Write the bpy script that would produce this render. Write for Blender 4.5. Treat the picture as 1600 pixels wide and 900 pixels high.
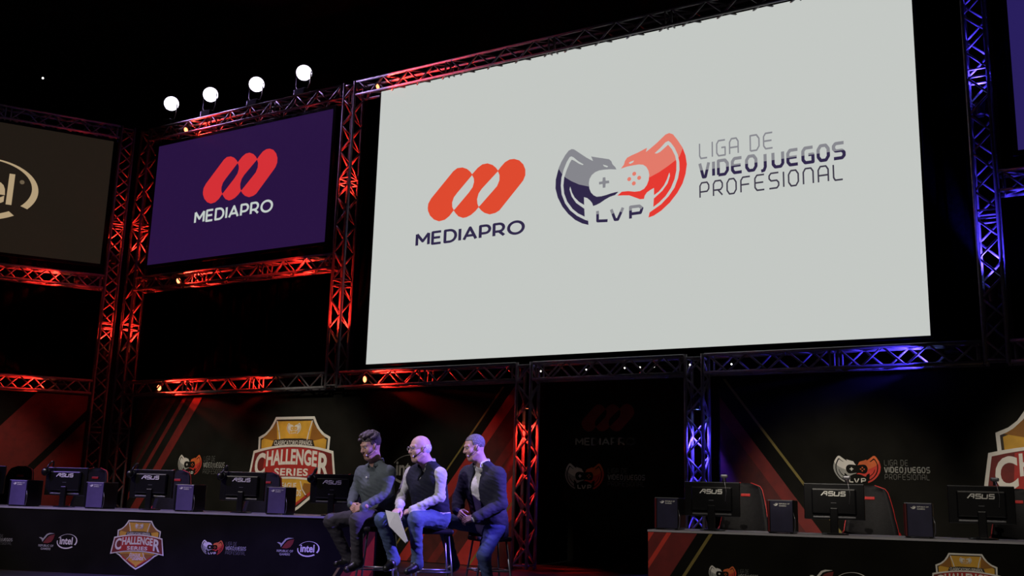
import bpy, bmesh, math, random
import numpy as np
from mathutils import Vector, Matrix
random.seed(4)
rng = np.random.default_rng(4)
for o in list(bpy.data.objects): bpy.data.objects.remove(o)
scene = bpy.context.scene
COL = scene.collection

# ------------------------------------------------------------------ camera
F = 1576.09                                   # focal length in pixels of a 1600 wide frame
CAM = np.array([6.12, -13.0, 1.07])
# rows: stage axes (X along the back wall, Y upstage, Z up) in camera axes (right, down, forward)
R = np.array([[0.86120972, -0.07843539, -0.50216104],
              [0.5075097, 0.18601118, 0.84132856],
              [0.02741763, -0.97941193, 0.20000136]])
cd = bpy.data.cameras.new('camera'); cam = bpy.data.objects.new('camera', cd); COL.objects.link(cam)
cd.sensor_width = 36; cd.lens = 36 * F / 1600; cd.clip_end = 200
M = Matrix.Identity(4)
for i in range(3):
    M[i][0] = R[i, 0]; M[i][1] = -R[i, 1]; M[i][2] = -R[i, 2]; M[i][3] = CAM[i]
cam.matrix_world = M
scene.camera = cam

def ray(p): return R @ np.array([p[0] - 800.0, p[1] - 450.0, F])
def at_depth(px, py, d): return CAM + ray((px, py)) * (d / F)       # point at a distance along the view axis
def at_y(px, py, y): r = ray((px, py)); return CAM + r * ((y - CAM[1]) / r[1])
def at_z(px, py, z): r = ray((px, py)); return CAM + r * ((z - CAM[2]) / r[2])

# ------------------------------------------------------------------ world, exposure, front lights
w = bpy.data.worlds.new('hall_dark'); scene.world = w; w.use_nodes = True
w.node_tree.nodes['Background'].inputs[0].default_value = (0.35, 0.3, 0.45, 1)
w.node_tree.nodes['Background'].inputs[1].default_value = 0.007
vs = scene.view_settings
vs.view_transform = 'Standard'; vs.look = 'None'; vs.exposure = 0; vs.gamma = 1; vs.use_curve_mapping = False

def spot(name, loc, target, watts, color, deg, blend=0.5, radius=0.08, parent=None):
    l = bpy.data.lights.new(name, 'SPOT'); l.energy = watts; l.color = color
    l.spot_size = math.radians(deg); l.spot_blend = blend; l.shadow_soft_size = radius
    o = bpy.data.objects.new(name, l); COL.objects.link(o)
    o.location = loc
    o.rotation_euler = (Vector(target) - Vector(loc)).to_track_quat('-Z', 'Y').to_euler()
    if parent: o.parent = parent; 
    return o
WARM = (1.0, 0.90, 0.76)
spot('front_spot_banner_one', (-3.0, -14.0, 8.5), (-8.5, 0, 1.0), 5000, WARM, 12, 0.7)
spot('front_spot_banner_two', (-1.5, -14.0, 8.5), (-5.7, 0, 1.1), 5400, WARM, 12.5, 0.7)
spot('front_spot_banner_five', (0.5, -14.0, 8.5), (-2.7, 0, 1.0), 3000, WARM, 10, 0.7)
spot('front_spot_banner_three', (3.5, -14.0, 8.5), (3.2, 0, 0.8), 4600, WARM, 12, 0.7)
spot('front_spot_banner_four', (6.5, -14.0, 8.5), (5.9, 0, 1.2), 4600, WARM, 11, 0.7)
spot('front_spot_wing', (-7, -14.0, 8.0), (-11.9, -1.6, 0.8), 2600, (1, .8, .65), 13, 0.7)
spot('front_spot_guests', (-1.6, -13.0, 6.4), (0.0, -4.3, 1.0), 2300, (0.97, 0.92, 1.0), 15, 0.6)
spot('front_spot_left_desk', (-5.0, -14.0, 7.5), (-4.0, -5.0, 0.5), 1500, WARM, 26, 0.7)
spot('front_spot_right_desk', (6.0, -13.5, 8.0), (3.6, -3.6, 0.5), 1500, WARM, 24, 0.7)
spot('violet_spot_left_desk', (-9.0, -10.0, 6.5), (-4.2, -4.6, 1.0), 2200, (0.36, 0.22, 1.0), 24, 0.7)
spot('doorway_fill', (5.0, -16.0, 2.4), (-1.0, 2.6, 1.55), 230, WARM, 8, 0.7)  # added weak fill so the recessed doorway lettering shows
spot('violet_back_spot', (6.8, -3.0, 4.6), (0.1, -4.2, 1.1), 12000, (0.22, 0.15, 1.0), 12.5, 0.5)
spot('violet_top_spot', (-2.5, -5.5, 7.6), (-0.1, -4.5, 0.9), 1700, (0.62, 0.48, 1.0), 24, 0.7)

# ------------------------------------------------------------------ materials
def lin(r, g, b):
    f = lambda c: (c / 255 / 12.92) if c <= 10 else ((c / 255 + 0.055) / 1.055) ** 2.4
    return (f(r), f(g), f(b))
MATS = {}
def mat(name, color, rough=0.6, metal=0.0, var=0.15, scale=8.0, bump=0.0, bscale=40.0, emit=None, estr=1.0, coat=0.0, spec=0.5):
    if name in MATS: return MATS[name]
    m = bpy.data.materials.new(name); m.use_nodes = True
    nt = m.node_tree; b = nt.nodes['Principled BSDF']
    tc = nt.nodes.new('ShaderNodeTexCoord')
    n = nt.nodes.new('ShaderNodeTexNoise'); n.inputs['Scale'].default_value = scale; n.inputs['Detail'].default_value = 4
    nt.links.new(tc.outputs['Object'], n.inputs['Vector'])
    ramp = nt.nodes.new('ShaderNodeValToRGB')
    ramp.color_ramp.elements[0].position = 0.3; ramp.color_ramp.elements[1].position = 0.7
    lo = tuple(max(0, c * (1 - var)) for c in color); hi = tuple(min(1, c * (1 + var)) for c in color)
    ramp.color_ramp.elements[0].color = (*lo, 1); ramp.color_ramp.elements[1].color = (*hi, 1)
    nt.links.new(n.outputs['Fac'], ramp.inputs['Fac'])
    nt.links.new(ramp.outputs['Color'], b.inputs['Base Color'])
    b.inputs['Roughness'].default_value = rough; b.inputs['Metallic'].default_value = metal
    b.inputs['Coat Weight'].default_value = coat; b.inputs['Specular IOR Level'].default_value = spec
    if bump:
        n2 = nt.nodes.new('ShaderNodeTexNoise'); n2.inputs['Scale'].default_value = bscale; n2.inputs['Detail'].default_value = 3
        nt.links.new(tc.outputs['Object'], n2.inputs['Vector'])
        bp = nt.nodes.new('ShaderNodeBump'); bp.inputs['Strength'].default_value = bump; bp.inputs['Distance'].default_value = 0.02
        nt.links.new(n2.outputs['Fac'], bp.inputs['Height']); nt.links.new(bp.outputs['Normal'], b.inputs['Normal'])
    if emit:
        b.inputs['Emission Color'].default_value = (*emit, 1); b.inputs['Emission Strength'].default_value = estr
    MATS[name] = m
    return m
def glow(name, color, k=1.0):                       # a lit screen area: shows its own light, hardly reflects
    return mat(name, (0.01, 0.01, 0.01), 0.8, emit=color, estr=k, spec=0.1)

# ------------------------------------------------------------------ object helpers
def obj(name, me, m=None, parent=None, loc=None):
    o = bpy.data.objects.new(name, me); COL.objects.link(o)
    if m is not None and me is not None:
        for x in (m if isinstance(m, (list, tuple)) else [m]):
            if len(me.materials) < 99 and x.name not in [q.name for q in me.materials if q]: me.materials.append(x)
    if parent: o.parent = parent
    if loc is not None: o.location = loc
    return o
def tag(o, label, cat, group=None, kind=None):
    if label: o['label'] = label
    if cat: o['category'] = cat
    if group: o['group'] = group
    if kind: o['kind'] = kind
    return o
def thing(name, label, cat, loc=(0, 0, 0), rz=0.0, group=None):
    o = bpy.data.objects.new(name, None); COL.objects.link(o); o.empty_display_size = 0.1
    o.location = loc; o.rotation_euler = (0, 0, rz)
    return tag(o, label, cat, group)
def copy_tree(o, parent=None):
    c = o.copy(); COL.objects.link(c); c.parent = parent
    for ch in o.children: copy_tree(ch, c)
    return c
def mesh(name, verts, faces, smooth=False):
    me = bpy.data.meshes.new(name); me.from_pydata([tuple(map(float, v)) for v in verts], [], [tuple(map(int, f)) for f in faces]); me.update()
    if smooth: me.polygons.foreach_set('use_smooth', [True] * len(me.polygons))
    return me
def bm_mesh(bm, name, smooth=False):
    me = bpy.data.meshes.new(name); bmesh.ops.recalc_face_normals(bm, faces=bm.faces); bm.to_mesh(me); bm.free()
    if smooth: me.polygons.foreach_set('use_smooth', [True] * len(me.polygons))
    return me
def add_box(bm, c, s, rot=None, bevel=0.0):
    t = bmesh.new(); bmesh.ops.create_cube(t, size=1)
    for v in t.verts: v.co = Vector((v.co.x * s[0], v.co.y * s[1], v.co.z * s[2]))
    if bevel: bmesh.ops.bevel(t, geom=t.edges[:] , offset=bevel, segments=2, affect='EDGES', profile=0.5)
    mx = Matrix.Translation(Vector(c)) @ (rot.to_4x4() if rot is not None else Matrix.Identity(4))
    for v in t.verts: v.co = mx @ v.co
    tm = bpy.data.meshes.new('t'); t.to_mesh(tm); t.free(); bm.from_mesh(tm); bpy.data.meshes.remove(tm)
def box(name, c, s, rot=None, bevel=0.0):
    bm = bmesh.new(); add_box(bm, c, s, rot, bevel); return bm_mesh(bm, name)
def add_tube(bm, pts, r, n=8, cap=True):
    pts = [Vector(p) for p in pts]; rs = r if isinstance(r, (list, tuple)) else [r] * len(pts)
    rings = []; up = None
    for i, p in enumerate(pts):
        d = (pts[min(i + 1, len(pts) - 1)] - pts[max(i - 1, 0)]).normalized()
        if up is None: up = Vector((0, 0, 1)) if abs(d.z) < 0.9 else Vector((1, 0, 0))
        a = d.cross(up).normalized(); b = a.cross(d).normalized(); up = b
        rings.append([bm.verts.new(p + (a * math.cos(2 * math.pi * k / n) + b * math.sin(2 * math.pi * k / n)) * rs[i]) for k in range(n)])
    for i in range(len(rings) - 1):
        for k in range(n): bm.faces.new((rings[i][k], rings[i][(k + 1) % n], rings[i + 1][(k + 1) % n], rings[i + 1][k]))
    if cap: bm.faces.new(rings[0][::-1]); bm.faces.new(rings[-1])
def tube(name, pts, r, n=8, smooth=True):
    bm = bmesh.new(); add_tube(bm, pts, r, n); return bm_mesh(bm, name, smooth)
def add_lathe(bm, prof, n=20, mx=None):             # prof: (radius, z) list
    rings = []
    for r, z in prof:
        ring = []
        for k in range(n):
            v = Vector((r * math.cos(2 * math.pi * k / n), r * math.sin(2 * math.pi * k / n), z))
            ring.append(bm.verts.new(mx @ v if mx else v))
        rings.append(ring)
    for i in range(len(rings) - 1):
        for k in range(n): bm.faces.new((rings[i][k], rings[i][(k + 1) % n], rings[i + 1][(k + 1) % n], rings[i + 1][k]))
    bm.faces.new(rings[0][::-1]); bm.faces.new(rings[-1])
def lathe(name, prof, n=20, mx=None, smooth=False):
    bm = bmesh.new(); add_lathe(bm, prof, n, mx); return bm_mesh(bm, name, smooth)

# ------------------------------------------------------------------ flat print: text, shapes, emblems
DG = None
def curve_to_arrays(cu):
    o = bpy.data.objects.new('tmp', cu); COL.objects.link(o)
    bpy.context.view_layer.update()
    me = bpy.data.meshes.new_from_object(o.evaluated_get(bpy.context.evaluated_depsgraph_get()))
    V = np.array([v.co[:2] for v in me.vertices]); Fc = [tuple(p.vertices) for p in me.polygons]
    bpy.data.objects.remove(o); bpy.data.curves.remove(cu); bpy.data.meshes.remove(me)
    return V, Fc
TXT = {}
def text(s, bold=0.0, space=1.0):
    key = (s, bold, space)
    if key not in TXT:
        cu = bpy.data.curves.new('t', 'FONT'); cu.body = s; cu.offset = bold; cu.space_character = space
        cu.fill_mode = 'BOTH'; cu.resolution_u = 4
        V, Fc = curve_to_arrays(cu)
        lo, hi = V.min(0), V.max(0)
        TXT[key] = ((V - lo) / (hi - lo), Fc, (hi - lo)[0] / (hi - lo)[1])
    return TXT[key]
def filled(loops):
    cu = bpy.data.curves.new('t', 'CURVE'); cu.dimensions = '2D'; cu.fill_mode = 'BOTH'
    for L in loops:
        sp = cu.splines.new('POLY'); sp.points.add(len(L) - 1); sp.use_cyclic_u = True
        for q, p in zip(sp.points, L): q.co = (p[0], p[1], 0, 1)
    return curve_to_arrays(cu)
def smooth_loop(P, it=2):                           # corner cutting for traced outlines
    P = [np.array(p, float) for p in P]
    for _ in range(it):
        Q = []
        for i in range(len(P)):
            a, b = P[i], P[(i + 1) % len(P)]
            Q += [a * .75 + b * .25, a * .25 + b * .75]
        P = Q
    return [tuple(p) for p in P]
def stroke(lines, t):                               # thick polylines as quads with round joints
    V, Fc = [], []
    for L in lines:
        L = [np.array(p, float) for p in L]
        for i in range(len(L) - 1):
            a, b = L[i], L[i + 1]; d = (b - a) / (np.linalg.norm(b - a) + 1e-9); n = np.array([-d[1], d[0]]) * t
            k = len(V); V += [a - n, b - n, b + n, a + n]; Fc.append((k, k + 1, k + 2, k + 3))
        for p in L[1:-1]:
            k = len(V); V += [p + t * np.array([math.cos(q * math.pi / 4), math.sin(q * math.pi / 4)]) for q in range(8)]
            Fc.append(tuple(range(k, k + 8)))
    return np.array(V), Fc
GL = {'L': [[(0, 1), (0, .18), (.15, 0), (.9, 0)]], 'I': [[(0, 0), (0, 1)]],
      'G': [[(1, 1), (.22, 1), (0, .8), (0, .2), (.22, 0), (1, 0), (1, .52), (.55, .52)]],
      'A': [[(0, 0), (0, .78), (.22, 1), (.78, 1), (1, .78), (1, 0)], [(0, .42), (1, .42)]],
      'D': [[(0, 0), (0, 1), (.72, 1), (1, .75), (1, .25), (.72, 0), (0, 0)]],
      'E': [[(1, 1), (.22, 1), (0, .8), (0, .2), (.22, 0), (1, 0)], [(0, .5), (.9, .5)]],
      'V': [[(0, 1), (.38, 0), (.62, 0), (1, 1)]],
      'O': [[(.25, 0), (.75, 0), (1, .25), (1, .75), (.75, 1), (.25, 1), (0, .75), (0, .25), (.25, 0), (.3, 0)]],
      'J': [[(.6, 1), (.6, .1), (.4, -.12), (0, -.15)]], 'U': [[(0, 1), (0, .2), (.22, 0), (.78, 0), (1, .2), (1, 1)]],
      'S': [[(1, 1), (.2, 1), (0, .85), (0, .65), (.2, .5), (.8, .5), (1, .35), (1, .15), (.8, 0), (0, 0)]],
      'P': [[(0, 0), (0, .8), (.2, 1), (.8, 1), (1, .8), (1, .55), (.8, .38), (0, .38)]],
      'R': [[(0, 0), (0, .8), (.2, 1), (.8, 1), (1, .8), (1, .55), (.8, .38), (0, .38)], [(.5, .38), (1, 0)]],
      'F': [[(1, 1), (.22, 1), (0, .8), (0, 0)], [(0, .5), (.9, .5)]],
      'N': [[(0, 0), (0, .78), (.22, 1), (.78, 1), (1, .78), (1, 0)]]}
def techno(s, t, wd=0.68, gap=0.36):                # rounded-square lettering, cap height 1
    x = 0; L = []
    for ch in s:
        if ch == ' ': x += 0.6; continue
        k = 0.0 if ch == 'I' else (0.5 if ch == 'J' else wd)
        L += [[(x + p[0] * k, p[1]) for p in l] for l in GL[ch]]
        x += k + gap
    V, Fc = stroke(L, t)
    return V, Fc
def arc(cx, cy, rx, ry, a0, a1, n=10): return [(cx + rx * math.cos(math.radians(a0 + (a1 - a0) * i / n)), cy + ry * math.sin(math.radians(a0 + (a1 - a0) * i / n))) for i in range(n + 1)]
SANS = {'M': ([[(0, 0), (0, 1)], [(0, 1), (.44, .32), (.88, 1)], [(.88, 1), (.88, 0)]], .88), 'E': ([[(.62, 1), (0, 1), (0, 0), (.62, 0)], [(0, .51), (.56, .51)]], .62),
        'D': ([[(0, .5), (0, 0), (.34, 0)] + arc(.34, .5, .44, .5, -90, 90) + [(0, 1), (0, .5)]], .78), 'I': ([[(0, 0), (0, 1)]], 0), 'A': ([[(0, 0), (.43, 1), (.86, 0)], [(.17, .32), (.69, .32)]], .86),
        'P': ([[(0, 0), (0, 1), (.36, 1)] + arc(.36, .68, .30, .32, 90, -90) + [(0, .36)]], .66), 'R': ([[(0, 0), (0, 1), (.36, 1)] + arc(.36, .68, .30, .32, 90, -90) + [(0, .36)], [(.36, .36), (.70, 0)]], .70),
        'O': ([arc(.5, .5, .5, .5, 0, 380, 24)], 1.0)}
def put_sans(pl, word, u0, v0, u1, v1, t, m, parent, layer=1, gap=.30):
    tot = sum(SANS[c][1] for c in word) + gap * (len(word) - 1) + 2 * t; x = t; sx = (u1 - u0) / tot; sy = (v1 - v0) / (1 + 2 * t)
    for c in word:
        V, Fc = stroke(SANS[c][0], t)
        put(pl, 'letter', np.column_stack([u0 + (V[:, 0] + x) * sx, v0 + (V[:, 1] + t) * sy]), Fc, m, parent, layer); x += SANS[c][1] + gap
class Plane:
    def __init__(s, O, U, V=(0, 0, 1)):
        s.O = np.array(O, float); s.U = np.array(U, float) / np.linalg.norm(U); s.V = np.array(V, float)
        s.N = np.cross(s.U, s.V)                    # towards the audience
    def uv(s, px, py):
        r = ray((px, py)); t = ((s.O - CAM) @ s.N) / (r @ s.N); q = CAM + r * t - s.O
        return np.array([q @ s.U, q @ s.V])
    def P(s, u, v, n=0.0): return s.O + s.U * u + s.V * v + s.N * n
LAYER = 0.0012
def put(pl, name, V, Fc, m, parent, layer=1, split=None, m2=None):
    V = np.asarray(V, float)
    if split is not None:                           # two-tone print: cut at height split, upper half in m2
        bm = bmesh.new(); bv = [bm.verts.new((v[0], v[1], 0)) for v in V]
        for f in Fc:
            try: bm.faces.new([bv[i] for i in f])
            except ValueError: pass
        bmesh.ops.bisect_plane(bm, geom=bm.verts[:] + bm.edges[:] + bm.faces[:], plane_co=(0, split, 0), plane_no=(0, 1, 0))
        bm.verts.index_update()
        V = np.array([v.co[:2] for v in bm.verts]); Fc = [tuple(v.index for v in f.verts) for f in bm.faces]; bm.free()
    me = mesh(name, [pl.P(v[0], v[1], 0.002 + LAYER * layer) for v in V], Fc)
    ms = [m] if m2 is None else [m, m2]
    o = obj(name, me, ms, parent)
    if split is not None and m2 is not None:
        for p in me.polygons:
            if np.mean([V[i][1] for i in p.vertices]) > split: p.material_index = 1
    return o
def poly(pl, name, P, m, parent, layer=1): return put(pl, name, P, [tuple(range(len(P)))], m, parent, layer)
def put_text(pl, s, u0, v0, u1, v1, m, parent, layer=2, bold=0.0, warp=None, name='lettering', space=1.0):
    V, Fc, _ = text(s, bold, space)
    V = np.column_stack([u0 + V[:, 0] * (u1 - u0), v0 + V[:, 1] * (v1 - v0)])
    if warp: V = np.array([warp(*v) for v in V])
    return put(pl, name, V, Fc, m, parent, layer)
def put_techno(pl, s, u0, v0, h, t, m, parent, layer=2, wd=0.68, gap=0.36, width=None, m2=None, each=False):
    if each:
        full = techno(s, t, wd, gap)[0][:, 0].max(); sx = width / full; x = 0
        for ch in s:
            if ch == ' ': x += .6; continue
            k = 0.0 if ch == 'I' else (0.5 if ch == 'J' else wd)
            V, Fc = stroke([[(x + p[0] * k, p[1]) for p in l] for l in GL[ch]], t)
            put(pl, 'letter', np.column_stack([u0 + V[:, 0] * sx, v0 + V[:, 1] * h]), Fc, m, parent, layer, v0 + h * .5 if m2 else None, m2); x += k + gap
        return
    V, Fc = techno(s, t, wd, gap)
    sx = h if width is None else width / V[:, 0].max()
    V = np.column_stack([u0 + V[:, 0] * sx, v0 + V[:, 1] * h])
    return put(pl, 'lettering', V, Fc, m, parent, layer, v0 + h * 0.5 if m2 else None, m2)

# traced on the big screen and laid flat in its plane: (u, v) metres about each emblem's own centre
WALL = Plane((0, 0, 0), (1, 0, 0))
def tr(P, ox, oy, sc, c, s=1.0): return [tuple((WALL.uv(ox + x / sc, oy + y / sc) - c) / s) for x, y in P]
EC = WALL.uv(970, 282)
ES = 0.5 * (WALL.uv(1073, 282)[0] - WALL.uv(868, 282)[0])           # half width of the emblem
L_ = lambda P: tr(P, 860, 220, 6.425, EC, ES)
R_ = lambda P: tr(P, 960, 200, 6.0, EC, ES)
EMB = {}
EMB['left_body'] = L_([(215,84),(240,88),(300,128),(360,168),(410,195),(430,203),(410,158),(470,168),(540,178),(590,186),(612,205),(625,238),(650,262),(664,288),(600,286),(540,290),(490,298),(450,315),(415,345),(393,385),(386,430),(392,480),(408,520),(435,548),(465,562),(510,558),(560,545),(610,528),(660,515),(684,512),(650,545),(600,562),(550,590),(500,625),(460,645),(430,655),(420,625),(400,600),(370,575),(338,566),(340,660),(345,765),(380,797),(383,845),(320,830),(250,795),(180,735),(120,660),(75,570),(52,480),(55,390),(75,310),(85,275),(110,215),(150,145),(185,100)])
EMB['left_top'] = L_([(215,84),(240,88),(300,128),(360,168),(410,195),(430,203),(410,158),(470,168),(540,178),(590,186),(612,205),(625,238),(650,262),(664,288),(600,286),(540,290),(490,298),(450,315),(415,345),(393,385),(386,430),(388,460),(290,440),(210,405),(150,368),(115,330),(82,280),(110,215),(150,145),(185,100)])
EMB['left_arc'] = L_([(335,238),(280,205),(235,168),(212,157),(195,165),(165,215),(135,290),(113,370),(106,450),(115,540),(150,630),(200,700),(270,755),(350,795),(386,806),(345,762),(280,730),(225,685),(170,610),(140,530),(132,450),(140,370),(165,295),(195,225),(215,190),(240,200),(290,232),(325,245)])
EMB['left_line'] = L_([(200,460),(194,490),(215,560),(260,625),(341,682),(341,645),(290,615),(245,570),(218,520),(207,480)])
EMB['left_eye'] = L_([(528,240),(560,248),(582,258),(570,268),(540,258)])
EMB['cross'] = L_([(527,370),(553,366),(556,402),(590,400),(592,426),(556,430),(553,470),(527,474),(525,434),(490,440),(489,414),(524,408)])
EMB['right_body'] = R_([(515,48),(480,62),(400,140),(330,200),(296,226),(306,187),(280,200),(220,232),(160,258),(120,280),(100,310),(90,345),(62,382),(120,362),(180,350),(230,342),(270,345),(300,365),(320,400),(328,440),(322,490),(305,535),(280,570),(240,592),(190,598),(130,592),(70,598),(28,635),(80,632),(140,632),(190,650),(240,668),(278,665),(285,635),(305,605),(340,580),(372,562),(372,640),(365,745),(330,795),(320,840),(370,822),(440,775),(520,700),(590,610),(640,520),(668,430),(680,340),(668,260),(640,185),(590,110),(550,60)])
EMB['right_top'] = R_([(515,48),(480,62),(400,140),(330,200),(296,226),(306,187),(280,200),(220,232),(160,258),(120,280),(100,310),(90,345),(62,382),(120,362),(180,350),(230,342),(270,345),(300,365),(320,400),(328,440),(328,465),(420,415),(500,360),(575,302),(610,270),(642,190),(590,110),(550,60)])
EMB['right_arc'] = R_([(378,238),(430,190),(480,135),(508,122),(530,138),(565,185),(595,250),(610,320),(612,390),(598,470),(565,560),(510,640),(440,715),(370,765),(326,796),(365,742),(420,700),(480,640),(530,565),(565,480),(582,400),(583,320),(570,260),(540,200),(505,158),(480,180),(430,225),(400,240)])
EMB['right_line'] = R_([(518,418),(522,450),(500,520),(450,590),(371,662),(371,632),(420,595),(465,540),(495,480),(508,440)])
EMB['right_eye'] = R_([(135,330),(150,318),(185,305),(178,322),(150,338)])
DOTS = [R_([p])[0] for p in ((187,430),(140,480),(233,468),(183,520))]
LETL = L_([(475,705),(475,806),(575,802)]); LETV = L_([(612,690),(650,792),(678,790),(730,672)]); LETP = R_([(152,850),(152,742),(235,732),(260,752),(246,794),(160,806)])
LETT = [L_([(475,705),(475,738)]), L_([(612,690),(628,732)]), L_([(730,672),(712,716)]), R_([(152,775),(152,742),(235,732),(260,752)])]
def emblem(pl, cu, cv, half, parent, cols, small=False, base=1):
    """twin crested heads around a gamepad; cols: left dark, left light, right dark, right light, ground, letters, letters light"""
    T = lambda P: [(cu + p[0] * half, cv + p[1] * half) for p in P]
    poly(pl, 'emblem', T(EMB['left_body']), cols[0], parent, base); poly(pl, 'emblem', T(EMB['left_top']), cols[1], parent, base + 1)
    poly(pl, 'emblem', T(EMB['right_body']), cols[2], parent, base); poly(pl, 'emblem', T(EMB['right_top']), cols[3], parent, base + 1)
    for k in ('left_arc', 'left_line', 'right_arc', 'right_line') + (() if small else ('left_eye', 'right_eye')):
        poly(pl, 'emblem', T(EMB[k]), cols[4], parent, base + 2)
    poly(pl, 'emblem', T(EMB['cross']), cols[1], parent, base + 1)
    for d in DOTS:
        poly(pl, 'emblem', T([(d[0] + .03 * math.cos(a * math.pi / 5), d[1] + .03 * math.sin(a * math.pi / 5)) for a in range(10)]), cols[3], parent, base + 1)
    for q in (LETL, LETV, LETP): V, Fc = stroke([T(q)], 0.021 * half); put(pl, 'letter', V, Fc, cols[5], parent, base + 1)
    if not small:
        for q in LETT: V, Fc = stroke([T(q)], 0.0215 * half); put(pl, 'letter_tip', V, Fc, cols[6], parent, base + 2)
RC = WALL.uv(744, 298); RS = 0.5 * (WALL.uv(821, 298)[0] - WALL.uv(669, 298)[0])
B_ = lambda P: tr(P, 640, 240, 5.625, RC, RS)
RIB_OUT = B_([(160,480),(165,440),(190,395),(385,155),(420,128),(465,122),(505,135),(535,160),(550,182),(565,165),(600,125),(640,95),(685,86),(730,100),(760,125),(778,150),(800,120),(840,75),(880,52),(920,47),(965,60),(1000,95),(1018,140),(1018,190),(1000,235),(980,262),(790,500),(755,522),(705,535),(660,522),(630,500),(607,472),(580,505),(540,540),(500,560),(470,566),(430,552),(405,525),(388,500),(350,550),(310,582),(260,596),(215,580),(180,545),(163,505)])
RIB_H1 = B_([(550,190),(565,218),(567,250),(555,295),(520,345),(400,487),(389,497),(376,470),(375,430),(390,385),(420,345)])
RIB_H2 = B_([(777,156),(791,190),(790,235),(770,285),(740,320),(618,459),(607,467),(597,440),(594,400),(608,350),(635,310)])
RIB = filled([RIB_OUT, RIB_H1, RIB_H2])
def ribbon(pl, cu, cv, half, m, parent, layer=1):
    return put(pl, 'emblem', RIB[0] * half + np.array([cu, cv]), RIB[1], m, parent, layer)
def oval_mark(pl, cu, cv, half, m, parent, layer=1, dot=False):
    """open oval swoosh around the word"""
    for a0, a1 in ((-37, 146), (166, 304)):
        N = 36; out, inn = [], []
        for i in range(N + 1):
            d = a0 + (a1 - a0) * i / N; a = math.radians(d)
            th = 0.085 + 0.055 * math.cos(math.radians(d + 75))
            x, y = math.cos(a), 0.64 * math.sin(a)
            rx, ry = x * math.cos(.10) - y * math.sin(.10), x * math.sin(.10) + y * math.cos(.10)
            k = 1 - th * 1.2
            out.append((cu + rx * half, cv + ry * half)); inn.append((cu + rx * half * k, cv + ry * half * k))
        n = N + 1
        put(pl, 'emblem', out + inn, [(i, i + 1, n + i + 1, n + i) for i in range(N)], m, parent, layer)
    put_text(pl, 'intel', cu - .72 * half, cv - .27 * half, cu + .54 * half, cv + .38 * half, m, parent, layer, bold=0.025)
    if dot: poly(pl, 'mark', [(cu + .68 * half + .045 * half * math.cos(q * .63), cv + .24 * half + .045 * half * math.sin(q * .63)) for q in range(10)], dot, parent, layer)
def eye_mark(pl, cu, cv, half, mw, mr, parent, layer=1, words=True):
    T = lambda P: [(cu + x * half, cv + y * half) for x, y in P]
    poly(pl, 'emblem', T([(-1, .22), (-.78, .1), (-.6, -.02), (-.5, -.28), (-.32, .0), (.1, .5), (.4, .62), (.95, .72), (.3, .75), (-.05, .62), (-.45, .12), (-.75, .25)]), mw, parent, layer)
    poly(pl, 'emblem', T([(-.42, -.38), (-.1, .05), (.25, .4), (.55, .52), (1, .6), (.85, .1), (.6, -.25), (.2, -.4)]), mr, parent, layer)
    if words:
        put_text(pl, 'REPUBLIC OF', cu - .95 * half, cv - .80 * half, cu + .95 * half, cv - .55 * half, mw, parent, layer, bold=0.02)
        put_text(pl, 'GAMERS', cu - .62 * half, cv - 1.15 * half, cu + .62 * half, cv - .90 * half, mw, parent, layer, bold=0.02)
def word_mark(pl, u0, v0, u1, h, m, parent, layer=2):               # angular four-letter maker's mark
    A = [[(0, 0), (.62, 1), (1.25, 1)], [(1.2, 1), (1.2, 0)], [(.62, .5), (1.2, .5)]]
    S = [[(1, 1), (.05, 1), (.05, .52), (1, .52), (1, 0), (0, 0)]]
    U = [[(0, 1), (0, 0), (1, 0), (1, 1)]]
    L = [l for l in A] + [[(x + 1.55, y) for x, y in l] for l in S] + [[(x + 2.85, y) for x, y in l] for l in U] + [[(x + 4.2, y) for x, y in l] for l in S]
    L = [[(u0 + (x + .15 * y) / 5.35 * (u1 - u0), v0 + y * h) for x, y in l] for l in L]
    V, Fc = stroke(L, h * 0.13)
    return put(pl, 'lettering', V, Fc, m, parent, layer)
def league_words(pl, u0, v0, u1, h, mats, parent, bold=True, layer=1, each=False):
    """three lines of rounded-square lettering, the middle one heavy and two-toned"""
    W = u1 - u0
    put_techno(pl, 'LIGA DE', u0, v0 + h * .70, h * .27, .055, mats[0], parent, layer, width=W * .52, each=each)
    put_techno(pl, 'VIDEOJUEGOS', u0, v0 + h * .36, h * .25, .11, mats[1], parent, layer, width=W, m2=mats[2], each=each)
    put_techno(pl, 'PROFESIONAL', u0, v0, h * .26, .055, mats[3], parent, layer, width=W * .975, each=each)
def inset(P, d):
    n = len(P); out = []
    area = sum(P[i][0] * P[(i + 1) % n][1] - P[(i + 1) % n][0] * P[i][1] for i in range(n)); s = 1 if area > 0 else -1
    for i in range(n):
        a, b, c = np.array(P[i - 1]), np.array(P[i]), np.array(P[(i + 1) % n])
        e1 = (b - a) / np.linalg.norm(b - a); e2 = (c - b) / np.linalg.norm(c - b)
        n1 = np.array([-e1[1], e1[0]]) * s; n2 = np.array([-e2[1], e2[0]]) * s
        m = n1 + n2; m /= max(0.5, (m @ m) / 2); out.append(tuple(b + m * d))
    return out
SH_HALF = [(.44, 1.63), (.495, 1.53), (.57, 1.425), (.67, 1.345), (.81, 1.285), (.80, 1.06), (.80, .5), (.66, .43), (.45, .26), (.22, .10)]
SHIELD = [(-x, y) for x, y in SH_HALF][::-1] + SH_HALF
SHIELD = [(0, -.02)] + [(x, y) for x, y in SH_HALF[::-1]] + [(-x, y) for x, y in SH_HALF]
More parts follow.
